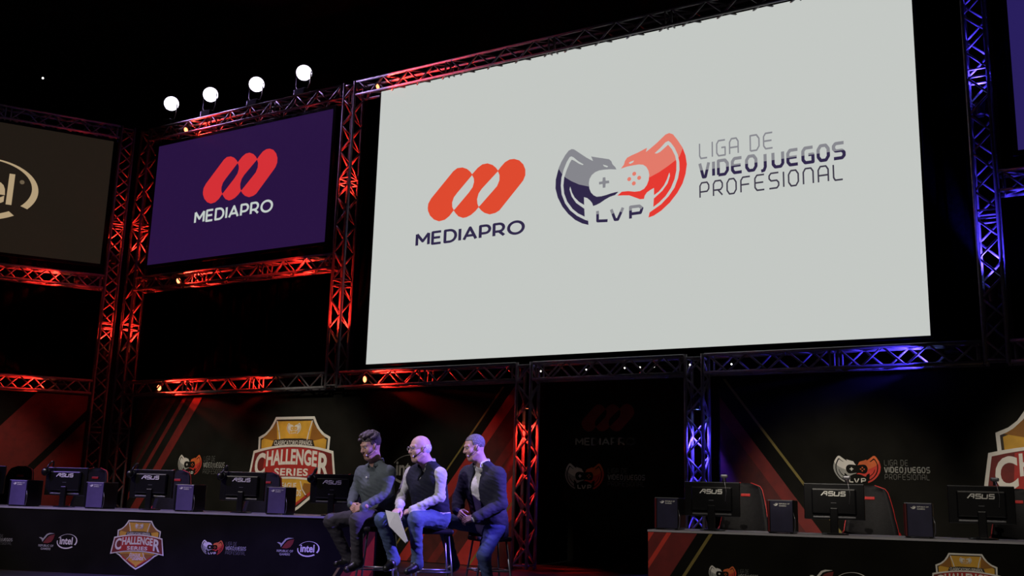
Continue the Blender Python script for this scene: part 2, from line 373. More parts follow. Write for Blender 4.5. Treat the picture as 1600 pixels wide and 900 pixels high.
def arc_band(ytc, yts, ybc, ybs, xt, xb, n=12):
    T = [(-xt + 2 * xt * i / n, yts + (ytc - yts) * (1 - ((i / n) * 2 - 1) ** 2)) for i in range(n + 1)]
    Bt = [(xb - 2 * xb * i / n, ybs + (ybc - ybs) * (1 - ((i / n) * 2 - 1) ** 2)) for i in range(n + 1)]
    return T + Bt
def shield(pl, cu, tip, half, parent, c, small=False, base=1):
    """crest: c = white, dark, gold, brown, red, dark red"""
    T = lambda P: [(cu + x * half, tip + y * half) for x, y in P]
    poly(pl, 'crest', T(SHIELD), c[0], parent, base)
    poly(pl, 'crest', T(inset(SHIELD, .045)), c[1], parent, base + 1)
    poly(pl, 'crest', T(inset(SHIELD, .075)), c[2], parent, base + 2)
    for s in (-1, 1):                               # brown side fields and the pale seams of the top panel
        poly(pl, 'crest', T([(s * .41, 1.54), (s * .46, 1.48), (s * .62, 1.33), (s * .72, 1.27), (s * .45, 1.22), (s * .36, 1.2)]), c[3], parent, base + 3)
        V, Fc = stroke([T([(s * .40, 1.56), (s * .34, 1.38), (s * .30, 1.2)])], .012 * half); put(pl, 'crest', V, Fc, c[0], parent, base + 4)
        poly(pl, 'crest', T([(s * .60, .50), (s * .30, .52), (s * .26, .40), (s * .36, .27), (s * .52, .36)]), c[3], parent, base + 3)
        V, Fc = stroke([T([(s * .22, .55), (s * .27, .42), (s * .38, .30)])], .010 * half); put(pl, 'crest', V, Fc, c[0], parent, base + 4)
        V, Fc = stroke([T([(s * .04, .10), (s * .55, .42)])], .022 * half); put(pl, 'crest', V, Fc, c[4], parent, base + 4)
    emblem(pl, cu, tip + 1.43 * half, .16 * half, parent, (c[0], c[0], c[0], c[0], c[3], c[0], c[0]), True, base + 4)
    poly(pl, 'crest', T([(-.50, 1.10), (-.44, 1.235), (-.2, 1.26), (.2, 1.26), (.44, 1.235), (.50, 1.10)]), c[1], parent, base + 5)
    put_text(pl, 'CLASIFICATORIO ESPAÑOL', cu - .43 * half, tip + 1.145 * half, cu + .43 * half, tip + 1.245 * half, c[0], parent, base + 6, bold=0.015)
    poly(pl, 'ribbon', T(arc_band(1.155, 1.05, .585, .475, .90, 1.0)), c[0], parent, base + 6)
    poly(pl, 'ribbon', T(arc_band(1.12, 1.01, .62, .52, .865, .95)), c[5], parent, base + 7)
    poly(pl, 'ribbon', T(arc_band(1.11, 1.05, .63, .58, .62, .66)), c[4], parent, base + 8)
    arch = lambda u, v: (u, v + half * (.085 * (1 - ((u - cu) / (.85 * half)) ** 2)))
    put_text(pl, 'HALLENGE', cu - .58 * half, tip + .735 * half, cu + .56 * half, tip + 1.0 * half, c[0], parent, base + 9, bold=0.035, warp=arch)
    put_text(pl, 'C', cu - .84 * half, tip + .60 * half, cu - .60 * half, tip + .985 * half, c[0], parent, base + 9, bold=0.03, warp=arch)
    put_text(pl, 'R', cu + .59 * half, tip + .585 * half, cu + .84 * half, tip + .985 * half, c[0], parent, base + 9, bold=0.03, warp=arch)
    put_text(pl, 'SERIES', cu - .38 * half, tip + .635 * half, cu + .38 * half, tip + .76 * half, c[0], parent, base + 9, bold=0.03, space=1.1)
    put_text(pl, 'LEAGUE', cu - .24 * half, tip + .42 * half, cu + .14 * half, tip + .52 * half, c[0], parent, base + 9, bold=0.02)
    put_text(pl, 'OF', cu - .24 * half, tip + .35 * half, cu - .16 * half, tip + .40 * half, c[0], parent, base + 9, bold=0.02)
    put_text(pl, 'LEGENDS', cu - .15 * half, tip + .30 * half, cu + .26 * half, tip + .41 * half, c[0], parent, base + 9, bold=0.02)
for s in (('REPUBLIC OF', .02), ('GAMERS', .02)): text(*s)

# ================================================================== materials of the place
M_stage = mat('stage_vinyl', (0.05, 0.047, 0.055), 0.35, var=0.3, scale=3, bump=0.05, bscale=60)
M_hall = mat('hall_concrete', (0.10, 0.08, 0.085), 0.9, var=0.4, scale=1.5, bump=0.1, bscale=6)
M_black = mat('black_cloth', (0.0015, 0.0015, 0.002), 0.95, var=0.3, scale=20, spec=0.0)
M_alu = mat('dull_aluminium', (0.26, 0.25, 0.26), 0.5, metal=0.25, var=0.2, scale=12, bump=0.03, bscale=120)
M_case = mat('lamp_black', (0.012, 0.012, 0.014), 0.5, var=0.3, scale=20)
M_frame = mat('screen_frame', (0.006, 0.006, 0.007), 0.7, spec=0.15)
# print inks on the banners
P_ground = mat('banner_ground', (0.013, 0.0125, 0.0105), 0.9, var=0.2, scale=3, spec=0.03)
P_white = mat('ink_white', (0.78, 0.75, 0.68), 0.7, var=0.06); P_grey = mat('ink_grey', (0.36, 0.36, 0.33), 0.7, var=0.06)
P_dim = mat('ink_dim_grey', (0.14, 0.14, 0.13), 0.7); P_dark = mat('ink_dark_brown', (0.03, 0.018, 0.008), 0.7)
P_gold = mat('ink_gold', (0.66, 0.36, 0.035), 0.7, var=0.25, scale=3); P_brown = mat('ink_brown', (0.30, 0.12, 0.012), 0.7, var=0.2, scale=3)
P_red = mat('ink_red', (0.42, 0.022, 0.016), 0.7); P_dred = mat('ink_dark_red', (0.16, 0.010, 0.007), 0.7, var=0.2)
P_ddred = mat('ink_deep_red', (0.075, 0.006, 0.004), 0.7, var=0.25); P_orange = mat('ink_orange', (0.72, 0.14, 0.03), 0.7)
P_line = mat('ink_gold_line', (0.20, 0.15, 0.03), 0.7); P_scarlet = mat('ink_scarlet', (0.62, 0.04, 0.02), 0.7)
CREST = (P_white, P_dark, P_gold, P_brown, P_red, P_dred)
EMBLEM_DARK = (P_grey, P_white, P_scarlet, P_orange, P_ground, P_white, P_white)
WORDS_DARK = (P_dim, P_grey, P_grey, P_dim)
# screen colours
S_white = glow('screen_white', lin(196, 200, 196)); S_red = glow('screen_red', lin(222, 74, 48)); S_navy = glow('screen_navy', lin(48, 40, 72))
S_grey = glow('screen_grey', lin(134, 134, 140)); S_scar = glow('screen_scarlet', lin(228, 58, 50)); S_salm = glow('screen_salmon', lin(226, 122, 106))
S_ink = glow('screen_ink', lin(62, 58, 72))
S_purple = glow('screen_purple', lin(40, 20, 64)); S_prd = glow('screen_logo_red', lin(212, 48, 54)); S_pw = glow('screen_logo_white', lin(192, 200, 196))
S_brown = glow('panel_brown_glow', lin(32, 26, 20)); S_beige = glow('panel_beige_glow', lin(176, 154, 120)); S_violet = glow('screen_violet', lin(40, 30, 92))

# ================================================================== the hall
def struct(name, me, m, parent=None):
    o = obj(name, me, m, parent)
    if not parent: o['kind'] = 'structure'
    return o
struct('floor', box('floor', (0, -0.3, -0.06), (34, 13.4, 0.12)), M_stage)
struct('floor_hall', box('floor_hall', (0, -14, -1.06), (50, 30, 0.1)), M_hall)
struct('wall_stage_front', box('wall_stage_front', (0, -6.95, -0.52), (34, 0.1, 0.9)), M_black)
hw = struct('wall_back', box('wall_back', (-4, 9.1, 6.5), (60, 0.2, 17)), M_hall)
for i in range(8): obj('pilaster', box('pilaster', (-26 + i * 6.1, 8.8, 6.5), (1.3, 0.4, 17), bevel=0.03), M_hall, hw)
struct('wall_left', box('wall_left', (-26, -8, 6.5), (0.2, 40, 17)), M_hall)
ce = struct('ceiling', box('ceiling', (-2, -8, 14.2), (60, 40, 0.2)), M_hall)
for i in range(6): obj('ceiling_beam', box('ceiling_beam', (-2, -20 + i * 5.2, 13.8), (60, 0.35, 0.6)), M_hall, ce)

# ================================================================== truss
HB = 0.12
BR_CACHE = {}
def unit_tube(L, r, n=6):
    k = (round(L, 3), r)
    if k not in BR_CACHE: BR_CACHE[k] = tube('brace', [(0, 0, 0), (0, 0, L)], r, n); BR_CACHE[k].materials.append(M_alu)
    return BR_CACHE[k]
def bar(name, a, b, r, parent):
    a, b = Vector(a), Vector(b); d = b - a
    o = bpy.data.objects.new(name, unit_tube(d.length, r)); COL.objects.link(o)
    o.matrix_world = Matrix.Translation(a) @ d.to_track_quat('Z', 'Y').to_matrix().to_4x4(); o.parent = parent
    return o
def truss(name, p0, p1, lat, label, seg=2.0, phase=0, group=None):
    """square four-chord lattice beam from p0 to p1; lat = one of its side directions"""
    p0, p1 = Vector(p0), Vector(p1); ax = (p1 - p0).normalized(); L = (p1 - p0).length
    u = Vector(lat).normalized(); v = ax.cross(u).normalized()
    t = thing(name, label, 'truss', (0, 0, 0), 0, group)
    C = [u * HB + v * HB, u * -HB + v * HB, u * -HB + v * -HB, u * HB + v * -HB]
    for c in C: bar('chord', p0 + c, p1 + c, 0.025, t)
    ns = max(1, round(L / seg)); sl = L / ns
    for s in range(ns):
        e0, e1 = s * sl + 0.05, (s + 1) * sl - 0.05
        n = max(1, round((e1 - e0) / 0.25)); st = (e1 - e0) / n
        for f in range(4):
            a, b = C[f], C[(f + 1) % 4]
            for e in (e0, e1): bar('crossbar', p0 + ax * e + a, p0 + ax * e + b, 0.0145, t)
            for i in range(n):
                q = (i + f + phase) % 2
                bar('brace', p0 + ax * (e0 + i * st) + (a if q else b), p0 + ax * (e0 + (i + 1) * st) + (b if q else a), 0.0145, t)
    return t
XY, ZL, ZM, ZT = 5.02, 2.85, 4.90, 7.98
X1, X3 = -10.33, 1.32
XR = 8.2
Yv = (0, 1, 0)
V2 = truss('truss_tower', (-XY, 0, ZL - .14), (-XY, 0, ZT + .14), Yv, 'red lit truss tower between purple screen and big white screen')
V5 = truss('truss_tower', (XY, 0, ZL - .14), (XY, 0, ZT + .14), Yv, 'blue lit truss tower right of the big white screen', phase=1)
V1 = truss('truss_tower', (X1, 0, 0.02), (X1, 0, ZT + .14), Yv, 'red lit corner truss tower at left edge of the purple screen')
V3 = truss('truss_tower', (-X3, 0, 0.02), (-X3, 0, ZL + .14), Yv, 'short truss tower glowing red behind the seated people', seg=2.6)
V4 = truss('truss_tower', (X3, 0, 0.02), (X3, 0, ZL + .14), Yv, 'short truss tower glowing blue behind the right desk', seg=2.6)
g = 0.15
truss('truss_beam', (X1 + g, 0, ZL), (-XY - g, 0, ZL), Yv, 'low truss beam left, red lamp glowing at its corner end')
truss('truss_beam', (-XY + g, 0, ZL), (-X3 - g, 0, ZL), Yv, 'low truss beam under left half of big screen, red at its left end')
truss('truss_beam', (-X3 + g, 0, ZL), (X3 - g, 0, ZL), Yv, 'unlit low truss beam above the dark middle doorway')
truss('truss_beam', (X3 + g, 0, ZL), (XY - g, 0, ZL), Yv, 'low truss beam with blue lamp under right half of big screen')
truss('truss_beam', (XY + g, 0, ZL), (XR, 0, ZL), Yv, 'low truss beam leaving the picture at the lower right')
truss('truss_beam', (X1 + g, 0, ZM), (-XY - g, 0, ZM), Yv, 'middle truss beam lit red just below the purple screen')
truss('truss_beam', (XY + g, 0, ZM), (XR, 0, ZM), Yv, 'middle truss beam at right picture edge below the violet screen')
truss('truss_beam', (X1 + g, 0, ZT), (-XY - g, 0, ZT), Yv, 'top truss beam under the row of four white lamps')
truss('truss_beam', (-XY + g, 0, ZT), (XY - g, 0, ZT), Yv, 'long top truss beam along the upper edge of big screen')
truss('truss_beam', (XY + g, 0, ZT), (XR, 0, ZT), Yv, 'top truss beam beyond the blue tower')
WA = math.radians(58); WD = np.array([-math.cos(WA), -math.sin(WA), 0]); WN = (WD[1], -WD[0], 0); W0 = np.array([-10.62, -0.33, 0])
wp = lambda s, z: tuple(W0 + WD * s + np.array([0, 0, z]))
VW = truss('truss_tower', wp(0, 0.02), wp(0, ZT + .14), WN, 'red lit truss tower at the end of the left wing')
truss('truss_beam', wp(g, ZL), wp(4.2, ZL), WN, 'low truss beam of the left wing above the red banner')
truss('truss_beam', wp(g, ZM), wp(4.2, ZM), WN, 'middle truss beam of the left wing below the oval logo panel', phase=1)
truss('truss_beam', wp(g, ZT), wp(4.2, ZT), WN, 'dark top truss beam of the left wing')

# ================================================================== lamps inside the truss
RED, BLUE = (1.0, 0.022, 0.012), (0.07, 0.045, 1.0)
G_red = mat('red_lens', (0.3, 0.02, 0.01), 0.3, emit=(1, 0.22, 0.08), estr=5); G_blue = mat('blue_lens', (0.05, 0.05, 0.4), 0.3, emit=(0.25, 0.35, 1.0), estr=5)
PAR_B = lathe('housing', [(0.03, -0.15), (0.05, -0.14), (0.055, -0.06), (0.062, 0.0), (0.062, 0.02), (0.056, 0.02), (0.054, 0.005)], 16)
PAR_L = lathe('lens', [(0.053, 0.004), (0.045, 0.012), (0.02, 0.016), (0.003, 0.0165)], 16, smooth=True)
def par(p, d, color, watts, label, deg=64, blend=0.5):
    p, d = Vector(p), Vector(d).normalized()
    t = thing('par_lamp', label, 'lamp', p); t.rotation_euler = d.to_track_quat('Z', 'Y').to_euler()
    lens = G_red if color is RED else G_blue
    obj('housing', PAR_B, M_case, t)
    l = bpy.data.objects.new('lens', PAR_L if color is RED else PAR_LB); COL.objects.link(l); l.parent = t
    bm = bmesh.new(); add_tube(bm, [(0.068, 0, -0.02), (0.068, 0, -0.12), (0.03, 0, -0.17), (-0.03, 0, -0.17), (-0.068, 0, -0.12), (-0.068, 0, -0.02)], 0.006, 6)
    obj('yoke', bm_mesh(bm, 'yoke'), M_case, t)
    lo = spot('par_light', (0, 0, 0.035), (0, 0, 1), watts, color, deg, blend, 0.03)
    lo.parent = t
    return t
PAR_L.materials.append(G_red); PAR_LB = PAR_L.copy(); PAR_LB.materials.clear(); PAR_LB.materials.append(G_blue)
UP, DN, RT, LT = (0, 0, 1), (0, 0, -1), (1, 0, 0), (-1, 0, 0)
KR = 210
par((X1, 0, 3.55), UP, RED, KR, 'red lamp low in the corner tower shining up')
par((X1, 0, 5.35), UP, RED, KR, 'red lamp high in the corner tower shining up')
par(wp(0, 3.55), UP, RED, KR, 'red lamp low in the wing tower shining up')
par(wp(0, 5.45), UP, RED, KR, 'red lamp high in the wing tower shining up')
par((-XY, 0, 3.45), UP, RED, KR, 'red lamp low in the tower beside the big screen')
par((-XY, 0, 5.9), UP, RED, KR, 'red lamp high in the tower beside the big screen')
par((-9.35, 0, ZL), RT, RED, KR, 'red lamp in low beam near the corner shining right')
par((-6.3, 0, ZL), LT, RED, KR * .7, 'extra red lamp in low beam shining left below the dark drape')  # extra lamp added to this beam
par((-4.42, 0, ZL), RT, RED, KR, 'red lamp in low beam below corner of big screen')
par((-9.1, 0, ZM), RT, RED, KR, 'red lamp in middle beam under the purple screen')
par((-5.5, 0, ZM), LT, RED, KR * .7, 'extra red lamp in middle beam beside the tower')  # second lamp of this beam, an added extra
par((-9.3, 0, ZT), RT, RED, KR * .8, 'red lamp in the top beam below the white lamps')
par((-4.5, 0, ZT), RT, RED, KR, 'red lamp in top beam at the corner of big screen')
par(wp(0.75, ZL), tuple(WD), RED, KR, 'red lamp in low beam of the left wing')
par(wp(0.65, ZM), tuple(WD), RED, KR, 'red lamp in middle beam of the left wing')
par((-X3, 0, 2.33), DN, RED, KR * 1.3, 'red lamp shining down the short tower behind the people')
par((X3, 0, 2.27), DN, BLUE, KR * 1.5, 'blue lamp shining down the short tower behind the desk')
par((XY - .55, 0, ZL), LT, BLUE, KR, 'blue lamp in low beam under the right corner of big screen')
par((XY, 0, 3.6), UP, BLUE, KR * 1.5, 'blue lamp low in the tower right of big screen')
par((XY, 0, 5.95), UP, BLUE, KR * 1.3, 'blue lamp high in the tower right of big screen')

# four big white lamps on the top beam
G_white = mat('white_lens', (0.5, 0.5, 0.5), 0.3, emit=(0.86, 0.78, 1.0), estr=14)
for i, (px, py) in enumerate(((268, 162), (329, 148), (401, 132), (475, 114))):
    p = at_y(px, py, -0.05)
    t = thing('stage_lamp', ['leftmost', 'second from the left', 'third from the left', 'rightmost'][i] + ' of the four white lamps on the top beam', 'lamp', p, 0, 'white lamps on the top beam')
    d = Vector((CAM[0] - p[0] - 2 + i, CAM[1] - p[1], -5.0)).normalized()
    q = d.to_track_quat('Z', 'Y').to_matrix().to_4x4()
    obj('housing', lathe('housing', [(0.07, -0.26), (0.11, -0.24), (0.125, -0.1), (0.15, 0.0), (0.155, 0.03), (0.145, 0.03), (0.14, 0.01)], 24, q), M_case, t)
    obj('lens', lathe('lens', [(0.139, 0.008), (0.12, 0.03), (0.06, 0.043), (0.004, 0.046)], 24, q, True), G_white, t)
    zb = ZT + .145 - p[2]
    bm = bmesh.new(); add_tube(bm, [(0.17, 0, 0), (0.17, 0, zb * .55), (0.1, 0, zb * .8), (-0.1, 0, zb * .8), (-0.17, 0, zb * .55), (-0.17, 0, 0)], 0.012, 6)
    obj('yoke', bm_mesh(bm, 'yoke'), M_case, t)
    obj('base', box('base', (0, 0, zb * .9), (0.26, 0.2, abs(zb) * .2 + .02), bevel=0.01), M_case, t)
    spot('lamp_light', Vector(p) + d * 0.12, Vector(p) + d * 3, 130, (0.62, 0.42, 1.0), 120, 0.8, 0.12).parent = None

# ================================================================== screens
def flat_box(pl, u0, v0, u1, v1, n0, n1):
    c = [(u0, v0), (u1, v0), (u1, v1), (u0, v1)]
    V = [pl.P(u, v, n0) for u, v in c] + [pl.P(u, v, n1) for u, v in c]
    return mesh('slab', V, [(3, 2, 1, 0), (4, 5, 6, 7), (0, 1, 5, 4), (1, 2, 6, 5), (2, 3, 7, 6), (3, 0, 4, 7)])
def screen(pl, u0, v0, u1, v1, m, label, border=0.05):
    t = thing('projection_screen', label, 'screen')
    obj('picture', flat_box(pl, u0, v0, u1, v1, -0.01, 0.0), m, t)
    b = border
    bm = bmesh.new()
    for a in ((u0 - b, v0 - b, u1 + b, v0), (u0 - b, v1, u1 + b, v1 + b), (u0 - b, v0, u0, v1), (u1, v0, u1 + b, v1)):
        bm.from_mesh(flat_box(pl, *a, -0.03, 0.004))
    bm.from_mesh(flat_box(pl, u0 - b, v0 - b, u1 + b, v1 + b, -0.04, -0.011))
    obj('frame', bm_mesh(bm, 'frame'), M_frame, t)
    return t
TM = screen(WALL, -4.40, 3.095, 4.30, 7.875, S_white, 'huge white projection screen with red and navy logos in the middle', 0.03)
ribbon(WALL, RC[0], RC[1], RS, S_red, TM)
a = WALL.uv(649, 386); b = WALL.uv(820, 366); tp = WALL.uv(815, 343)
put_sans(WALL, 'MEDIAPRO', a[0], a[1], b[0], a[1] + (WALL.uv(820, 343)[1] - b[1]) * 0.98, .105, S_navy, TM)
emblem(WALL, EC[0], EC[1], ES, TM, (S_navy, S_grey, S_scar, S_salm, S_white, S_navy, S_grey))
a = WALL.uv(1094, 309); b = WALL.uv(1323, 276); c = WALL.uv(1094, 222)
league_words(WALL, a[0], a[1], b[0], c[1] - a[1], (S_grey, S_navy, S_grey, S_ink), TM, each=True)
TL = screen(WALL, -10.03, 5.29, -5.47, 7.75, S_purple, 'dark purple screen with red looped logo left of big screen', 0.06)
a = WALL.uv(375, 276); ribbon(WALL, a[0], a[1], 0.5 * (WALL.uv(431, 276)[0] - WALL.uv(318, 276)[0]), S_prd, TL)
a = WALL.uv(303, 350); b = WALL.uv(426, 331)
put_sans(WALL, 'MEDIAPRO', a[0], a[1], b[0], a[1] + WALL.uv(303, 331)[1] - a[1], .10, S_pw, TL)
screen(WALL, 5.40, 5.29, 9.9, 7.75, S_violet, 'violet screen cut by the right picture edge', 0.06)
WPL = Plane(wp(4.6, 0), -WD)
TW = screen(WPL, 0.1, 5.27, 4.36, 7.80, S_brown, 'dark brown panel with pale oval logo on the left wing', 0.06)  # stands for a warmly lit print; that light is put in as glow
e = WPL.uv(61, 284); ew = 0.95
oval_mark(WPL, e[0] - ew * 0.985, WPL.uv(0, 298)[1], ew, S_beige, TW, dot=glow('panel_dim_beige_glow', lin(104, 90, 70)))

# ================================================================== drapes
def drape(name, pl, u0, v0, u1, v1, label, n=0.0, m=None, group=None):
    nu = max(8, int((u1 - u0) / 0.06)); V = []; Fc = []
    for i in range(nu + 1):
        u = u0 + (u1 - u0) * i / nu; d = 0.022 * math.sin(u * 21) + 0.012 * math.sin(u * 9.3 + 1)
        V += [pl.P(u, v0, n + d), pl.P(u, v1, n + d), pl.P(u, v0, n + d - .004), pl.P(u, v1, n + d - .004)]
    for i in range(nu):
        k = 4 * i; Fc += [(k, k + 4, k + 5, k + 1), (k + 2, k + 3, k + 7, k + 6), (k + 1, k + 5, k + 7, k + 3), (k, k + 2, k + 6, k + 4)]
    return tag(obj(name, mesh(name, V, Fc, True), m or M_black, None), label, 'drape', group)
drape('black_drape', WALL, -4.86, 3.0, 4.86, 7.95, 'black drape around and behind the big white screen', -0.18)
drape('black_drape', WALL, -10.15, 3.0, -5.2, 4.75, 'black drape below the purple screen', -0.16)
drape('black_drape', WALL, -10.15, 5.05, -5.2, 7.95, 'black drape behind the purple screen', -0.16)
drape('black_drape', WALL, 5.2, 3.0, 8.2, 4.75, 'black drape below the violet screen at right', -0.16)
drape('black_drape', WALL, 5.2, 5.05, 9.95, 7.95, 'black drape behind the violet screen at right', -0.16)
drape('black_drape', WPL, 0.1, 3.0, 4.45, 4.75, 'black drape of the left wing below the oval logo panel', -0.16)
drape('black_drape', WPL, 0.1, 5.05, 4.45, 7.95, 'black drape of the left wing behind the oval logo panel', -0.16)

# ================================================================== printed banners
def banner(pl, u0, u1, label, v1=2.68, m=None):
    t = thing('printed_banner', label, 'banner')
    obj('cloth', flat_box(pl, u0, 0.005, u1, v1, -0.02, 0.0), m or P_ground, t)
    return t
def pxpoly(pl, t, P, m, layer=1, clip=None):
    q = [pl.uv(*p) for p in P]
    if clip: q = [(min(max(a, clip[0]), clip[1]), min(max(b, 0.01), 2.67)) for a, b in q]
    return poly(pl, 'stripe', q, m, t, layer)
BP = Plane((0, 0.16, 0), (1, 0, 0))
def stripes(pl, t, rows, u0, u1, s):                # slanted print: (u at floor, width, ink, layer); s = lean per metre
    for ua, wd, m, ly in rows:
        P = [(ua, 0.01), (ua + wd, 0.01), (ua + wd + s * 2.66, 2.67), (ua + s * 2.66, 2.67)]
        out = []                                     # clip the slanted band to the banner
        def clip(P, side, lim):
            Q = []
            for i in range(len(P)):
                a, b = P[i - 1], P[i]; ia, ib = (a[0] - lim) * side <= 0, (b[0] - lim) * side <= 0
                if ia != ib: k = (lim - a[0]) / (b[0] - a[0]); Q.append((lim, a[1] + (b[1] - a[1]) * k))
                if ib: Q.append(b)
            return Q
        P = clip(clip(P, 1, u1), -1, u0)
        if len(P) > 2: poly(pl, 'stripe', P, m, t, ly)
BL = banner(BP, -10.12, -1.60, 'long dark printed banner with golden crest behind the left desk')
def lean(pl, a, b): p, q = pl.uv(*a), pl.uv(*b); k = (p[0] - q[0]) / (p[1] - q[1]); return k, p[0] - k * p[1]
k1, f1 = lean(BP, (309, 625), (247, 732))
stripes(BP, BL, [(f1 - 1.75, 1.15, P_ddred, 1), (f1 - 1.2, .10, P_dred, 2), (f1 - .42, .10, P_dred, 1), (f1 - .12, .22, P_dred, 2), (f1 - .75, .06, P_dark, 2)], -10.1, -1.62, k1)
k2, f2 = lean(BP, (748, 660), (699, 732))
stripes(BP, BL, [(f2, .035, P_line, 3), (f2 + .22, .20, P_red, 2), (f2 + .42, 2.2, P_ddred, 1), (f2 + .80, .16, P_dred, 2), (f2 + 1.25, .5, P_red, 2), (f2 + 1.55, .04, P_line, 3)], -10.1, -1.62, k2)
c0 = BP.uv(297, 726); emblem(BP, c0[0], c0[1], .5 * (BP.uv(315, 726)[0] - BP.uv(278, 726)[0]), BL, EMBLEM_DARK, True)
a = BP.uv(317, 740); b = BP.uv(351, 730); league_words(BP, a[0], a[1], b[0], BP.uv(317, 712)[1] - a[1], WORDS_DARK, BL)
a = BP.uv(388, 735); b = BP.uv(527, 735); hw_ = .5 * (b[0] - a[0]); cu = .5 * (a[0] + b[0]); top = BP.uv(462, 651)[1]
shield(BP, cu, top - 1.63 * hw_, hw_, BL, CREST)
a = BP.uv(611, 733); oval_mark(BP, a[0] + .36, a[1], .36, P_grey, BL)
BR = banner(BP, 1.56, 8.2, 'dark printed banner with crest behind the right desk')
k3, f3 = lean(BP, (1125, 588), (1210, 700))
stripes(BP, BR, [(f3, .04, P_line, 3), (f3 - .42, .20, P_dred, 2), (f3 - 3.4, 2.98, P_ddred, 1), (f3 - 1.3, .12, P_dred, 2)], 1.58, 8.1, k3)
c0 = BP.uv(1340, 733); emblem(BP, c0[0], c0[1], .5 * (BP.uv(1377, 733)[0] - BP.uv(1303, 733)[0]), BR, EMBLEM_DARK, True)
a = BP.uv(1383, 749); b = BP.uv(1454, 745); league_words(BP, a[0], a[1], b[0], BP.uv(1383, 718)[1] - a[1], WORDS_DARK, BR)
a = BP.uv(1533, 760); shield(BP, a[0] + 1.0, cu * 0 + top - 1.63, 1.0, BR, CREST)
WB = Plane(W0 + WD * 4.6 + np.array([WD[1] * -.16, WD[0] * .16, 0]), -WD)
BW = banner(WB, 0.1, 4.42, 'red printed banner with dark slanting bands on the left wing')
k4, f4 = lean(WB, (50, 725), (140, 640))
stripes(WB, BW, [(f4 - 1.15, 1.12, P_dred, 1), (f4 + .13, 1.6, P_dred, 1), (f4 - 2.2, .06, P_line, 1)], 0.12, 4.4, k4)
DP = Plane((0, 2.6, 0), (1, 0, 0))
t = banner(DP, -3.4, 1.3, 'black printed panel deep in the dark middle doorway', 3.3)
a = DP.uv(950, 653); ribbon(DP, a[0], a[1], .5 * (DP.uv(992, 653)[0] - DP.uv(909, 653)[0]), P_dred, t)
a = DP.uv(899, 696); b = DP.uv(993, 694); put_sans(DP, 'MEDIAPRO', a[0], a[1], b[0], DP.uv(899, 684)[1], .10, P_grey, t)
c0 = DP.uv(914, 744); emblem(DP, c0[0], c0[1], .5 * (DP.uv(945, 744)[0] - DP.uv(884, 744)[0]), t, EMBLEM_DARK, True)
a = DP.uv(950, 759); b = DP.uv(1008, 759); league_words(DP, a[0], a[1], b[0], DP.uv(950, 731)[1] - a[1], WORDS_DARK, t)
SD = Plane((-2.75, 0.40, 0), (0, 1, 0)); drape('black_drape', SD, 0, 0.01, 2.1, 3.2, 'black side drape at left of the middle doorway')
SD = Plane((1.66, 2.74, 0), (0, -1, 0)); drape('black_drape', SD, 0, 0.01, 2.4, 3.2, 'black side drape at right of the middle doorway')
# small white emissive beads in a row along the low beam over the doorway
G_bulb = mat('bulb_glow', (.5, .5, .5), .3, emit=(1, .97, .9), estr=3)
bulb = lathe('bulb', [(0.001, -0.012), (0.009, -0.008), (0.012, 0), (0.009, 0.008), (0.001, 0.012)], 8, None, True); bulb.materials.append(G_bulb)
t = thing('bead_row', 'row of tiny white glowing beads across the low beam over the doorway', 'string lights')
bx = [(872, 579), (916, 577.5), (976, 575), (1022, 573), (1078, 570), (1106, 569), (1143, 569), (845, 580), (1000, 574)]
pts = [at_y(x, y, 0.0) for x, y in bx]
for p in pts:
    o = bpy.data.objects.new('bulb', bulb); COL.objects.link(o); o.location = p; o.parent = t
ps = sorted([tuple(p) for p in pts]); obj('wire', tube('wire', [(x, y, z + .012) for x, y, z in ps], 0.003, 5), M_case, t)
p = at_y(67, 122, 3.0)
t = thing('wall_lamp', 'tiny white lamp far off in the dark at upper left', 'lamp', p)
obj('bulb', lathe('bulb', [(0.002, -.03), (.022, -.02), (.03, 0), (.022, .02), (.002, .03)], 10, None, True), G_bulb, t)
obj('bracket', tube('bracket', [(0, 0.03, 0), (0, 3.0, .25), (0, 5.98, .3)], .012, 6), M_case, t)

# ================================================================== desks with computers
M_top = mat('desk_top_laminate', (0.42, 0.41, 0.44), 0.35, var=0.05)
M_fascia = mat('desk_vinyl', (0.009, 0.0085, 0.007), 0.9, var=0.2, scale=3, spec=0.03)
def desk(A, Bp, u0, u1, label):
    A, Bp = np.array(A), np.array(Bp); U = Bp - A; U /= np.linalg.norm(U)
    Hh = np.array([U[0], U[1], 0]); Hh /= np.linalg.norm(Hh); N = np.cross(Hh, (0, 0, 1)); V = np.cross(N, U)
    pl = Plane(A - V * 0.75, U, V)
    t = thing('gaming_desk', label, 'desk')
    obj('fascia', flat_box(pl, u0, 0.004, u1, 0.735, -0.02, 0.0), M_fascia, t)
    obj('desk_top', flat_box(pl, u0, 0.735, u1, 0.755, -0.78, 0.01), M_top, t)
    for u in (u0, u1 - .02): obj('end_panel', flat_box(pl, u, 0.004, u + .02, 0.735, -0.76, -0.02), M_black, t)
    return t, pl
A = at_z(0, 791, .75); Bq = at_z(500, 807.5, .75)
DL, LP = desk(A, Bq, -1.7, 4.81, 'long dark desk with printed front at left behind the seated people')
A = at_depth(1012, 828, 10.25); Bq = at_depth(1600, 848, 8.9)
DR, RP = desk(A, Bq, 0.0, 4.3, 'dark desk with red and gold striped end at lower right')
def clip_poly(P, lims):
    for ax, side, lim in lims:
        Q = []
        for i in range(len(P)):
            a, b = P[i - 1], P[i]; ia, ib = (a[ax] - lim) * side <= 0, (b[ax] - lim) * side <= 0
            if ia != ib:
                k = (lim - a[ax]) / (b[ax] - a[ax]); Q.append((a[0] + (b[0] - a[0]) * k, a[1] + (b[1] - a[1]) * k))
            if ib: Q.append(b)
        P = Q
    return P
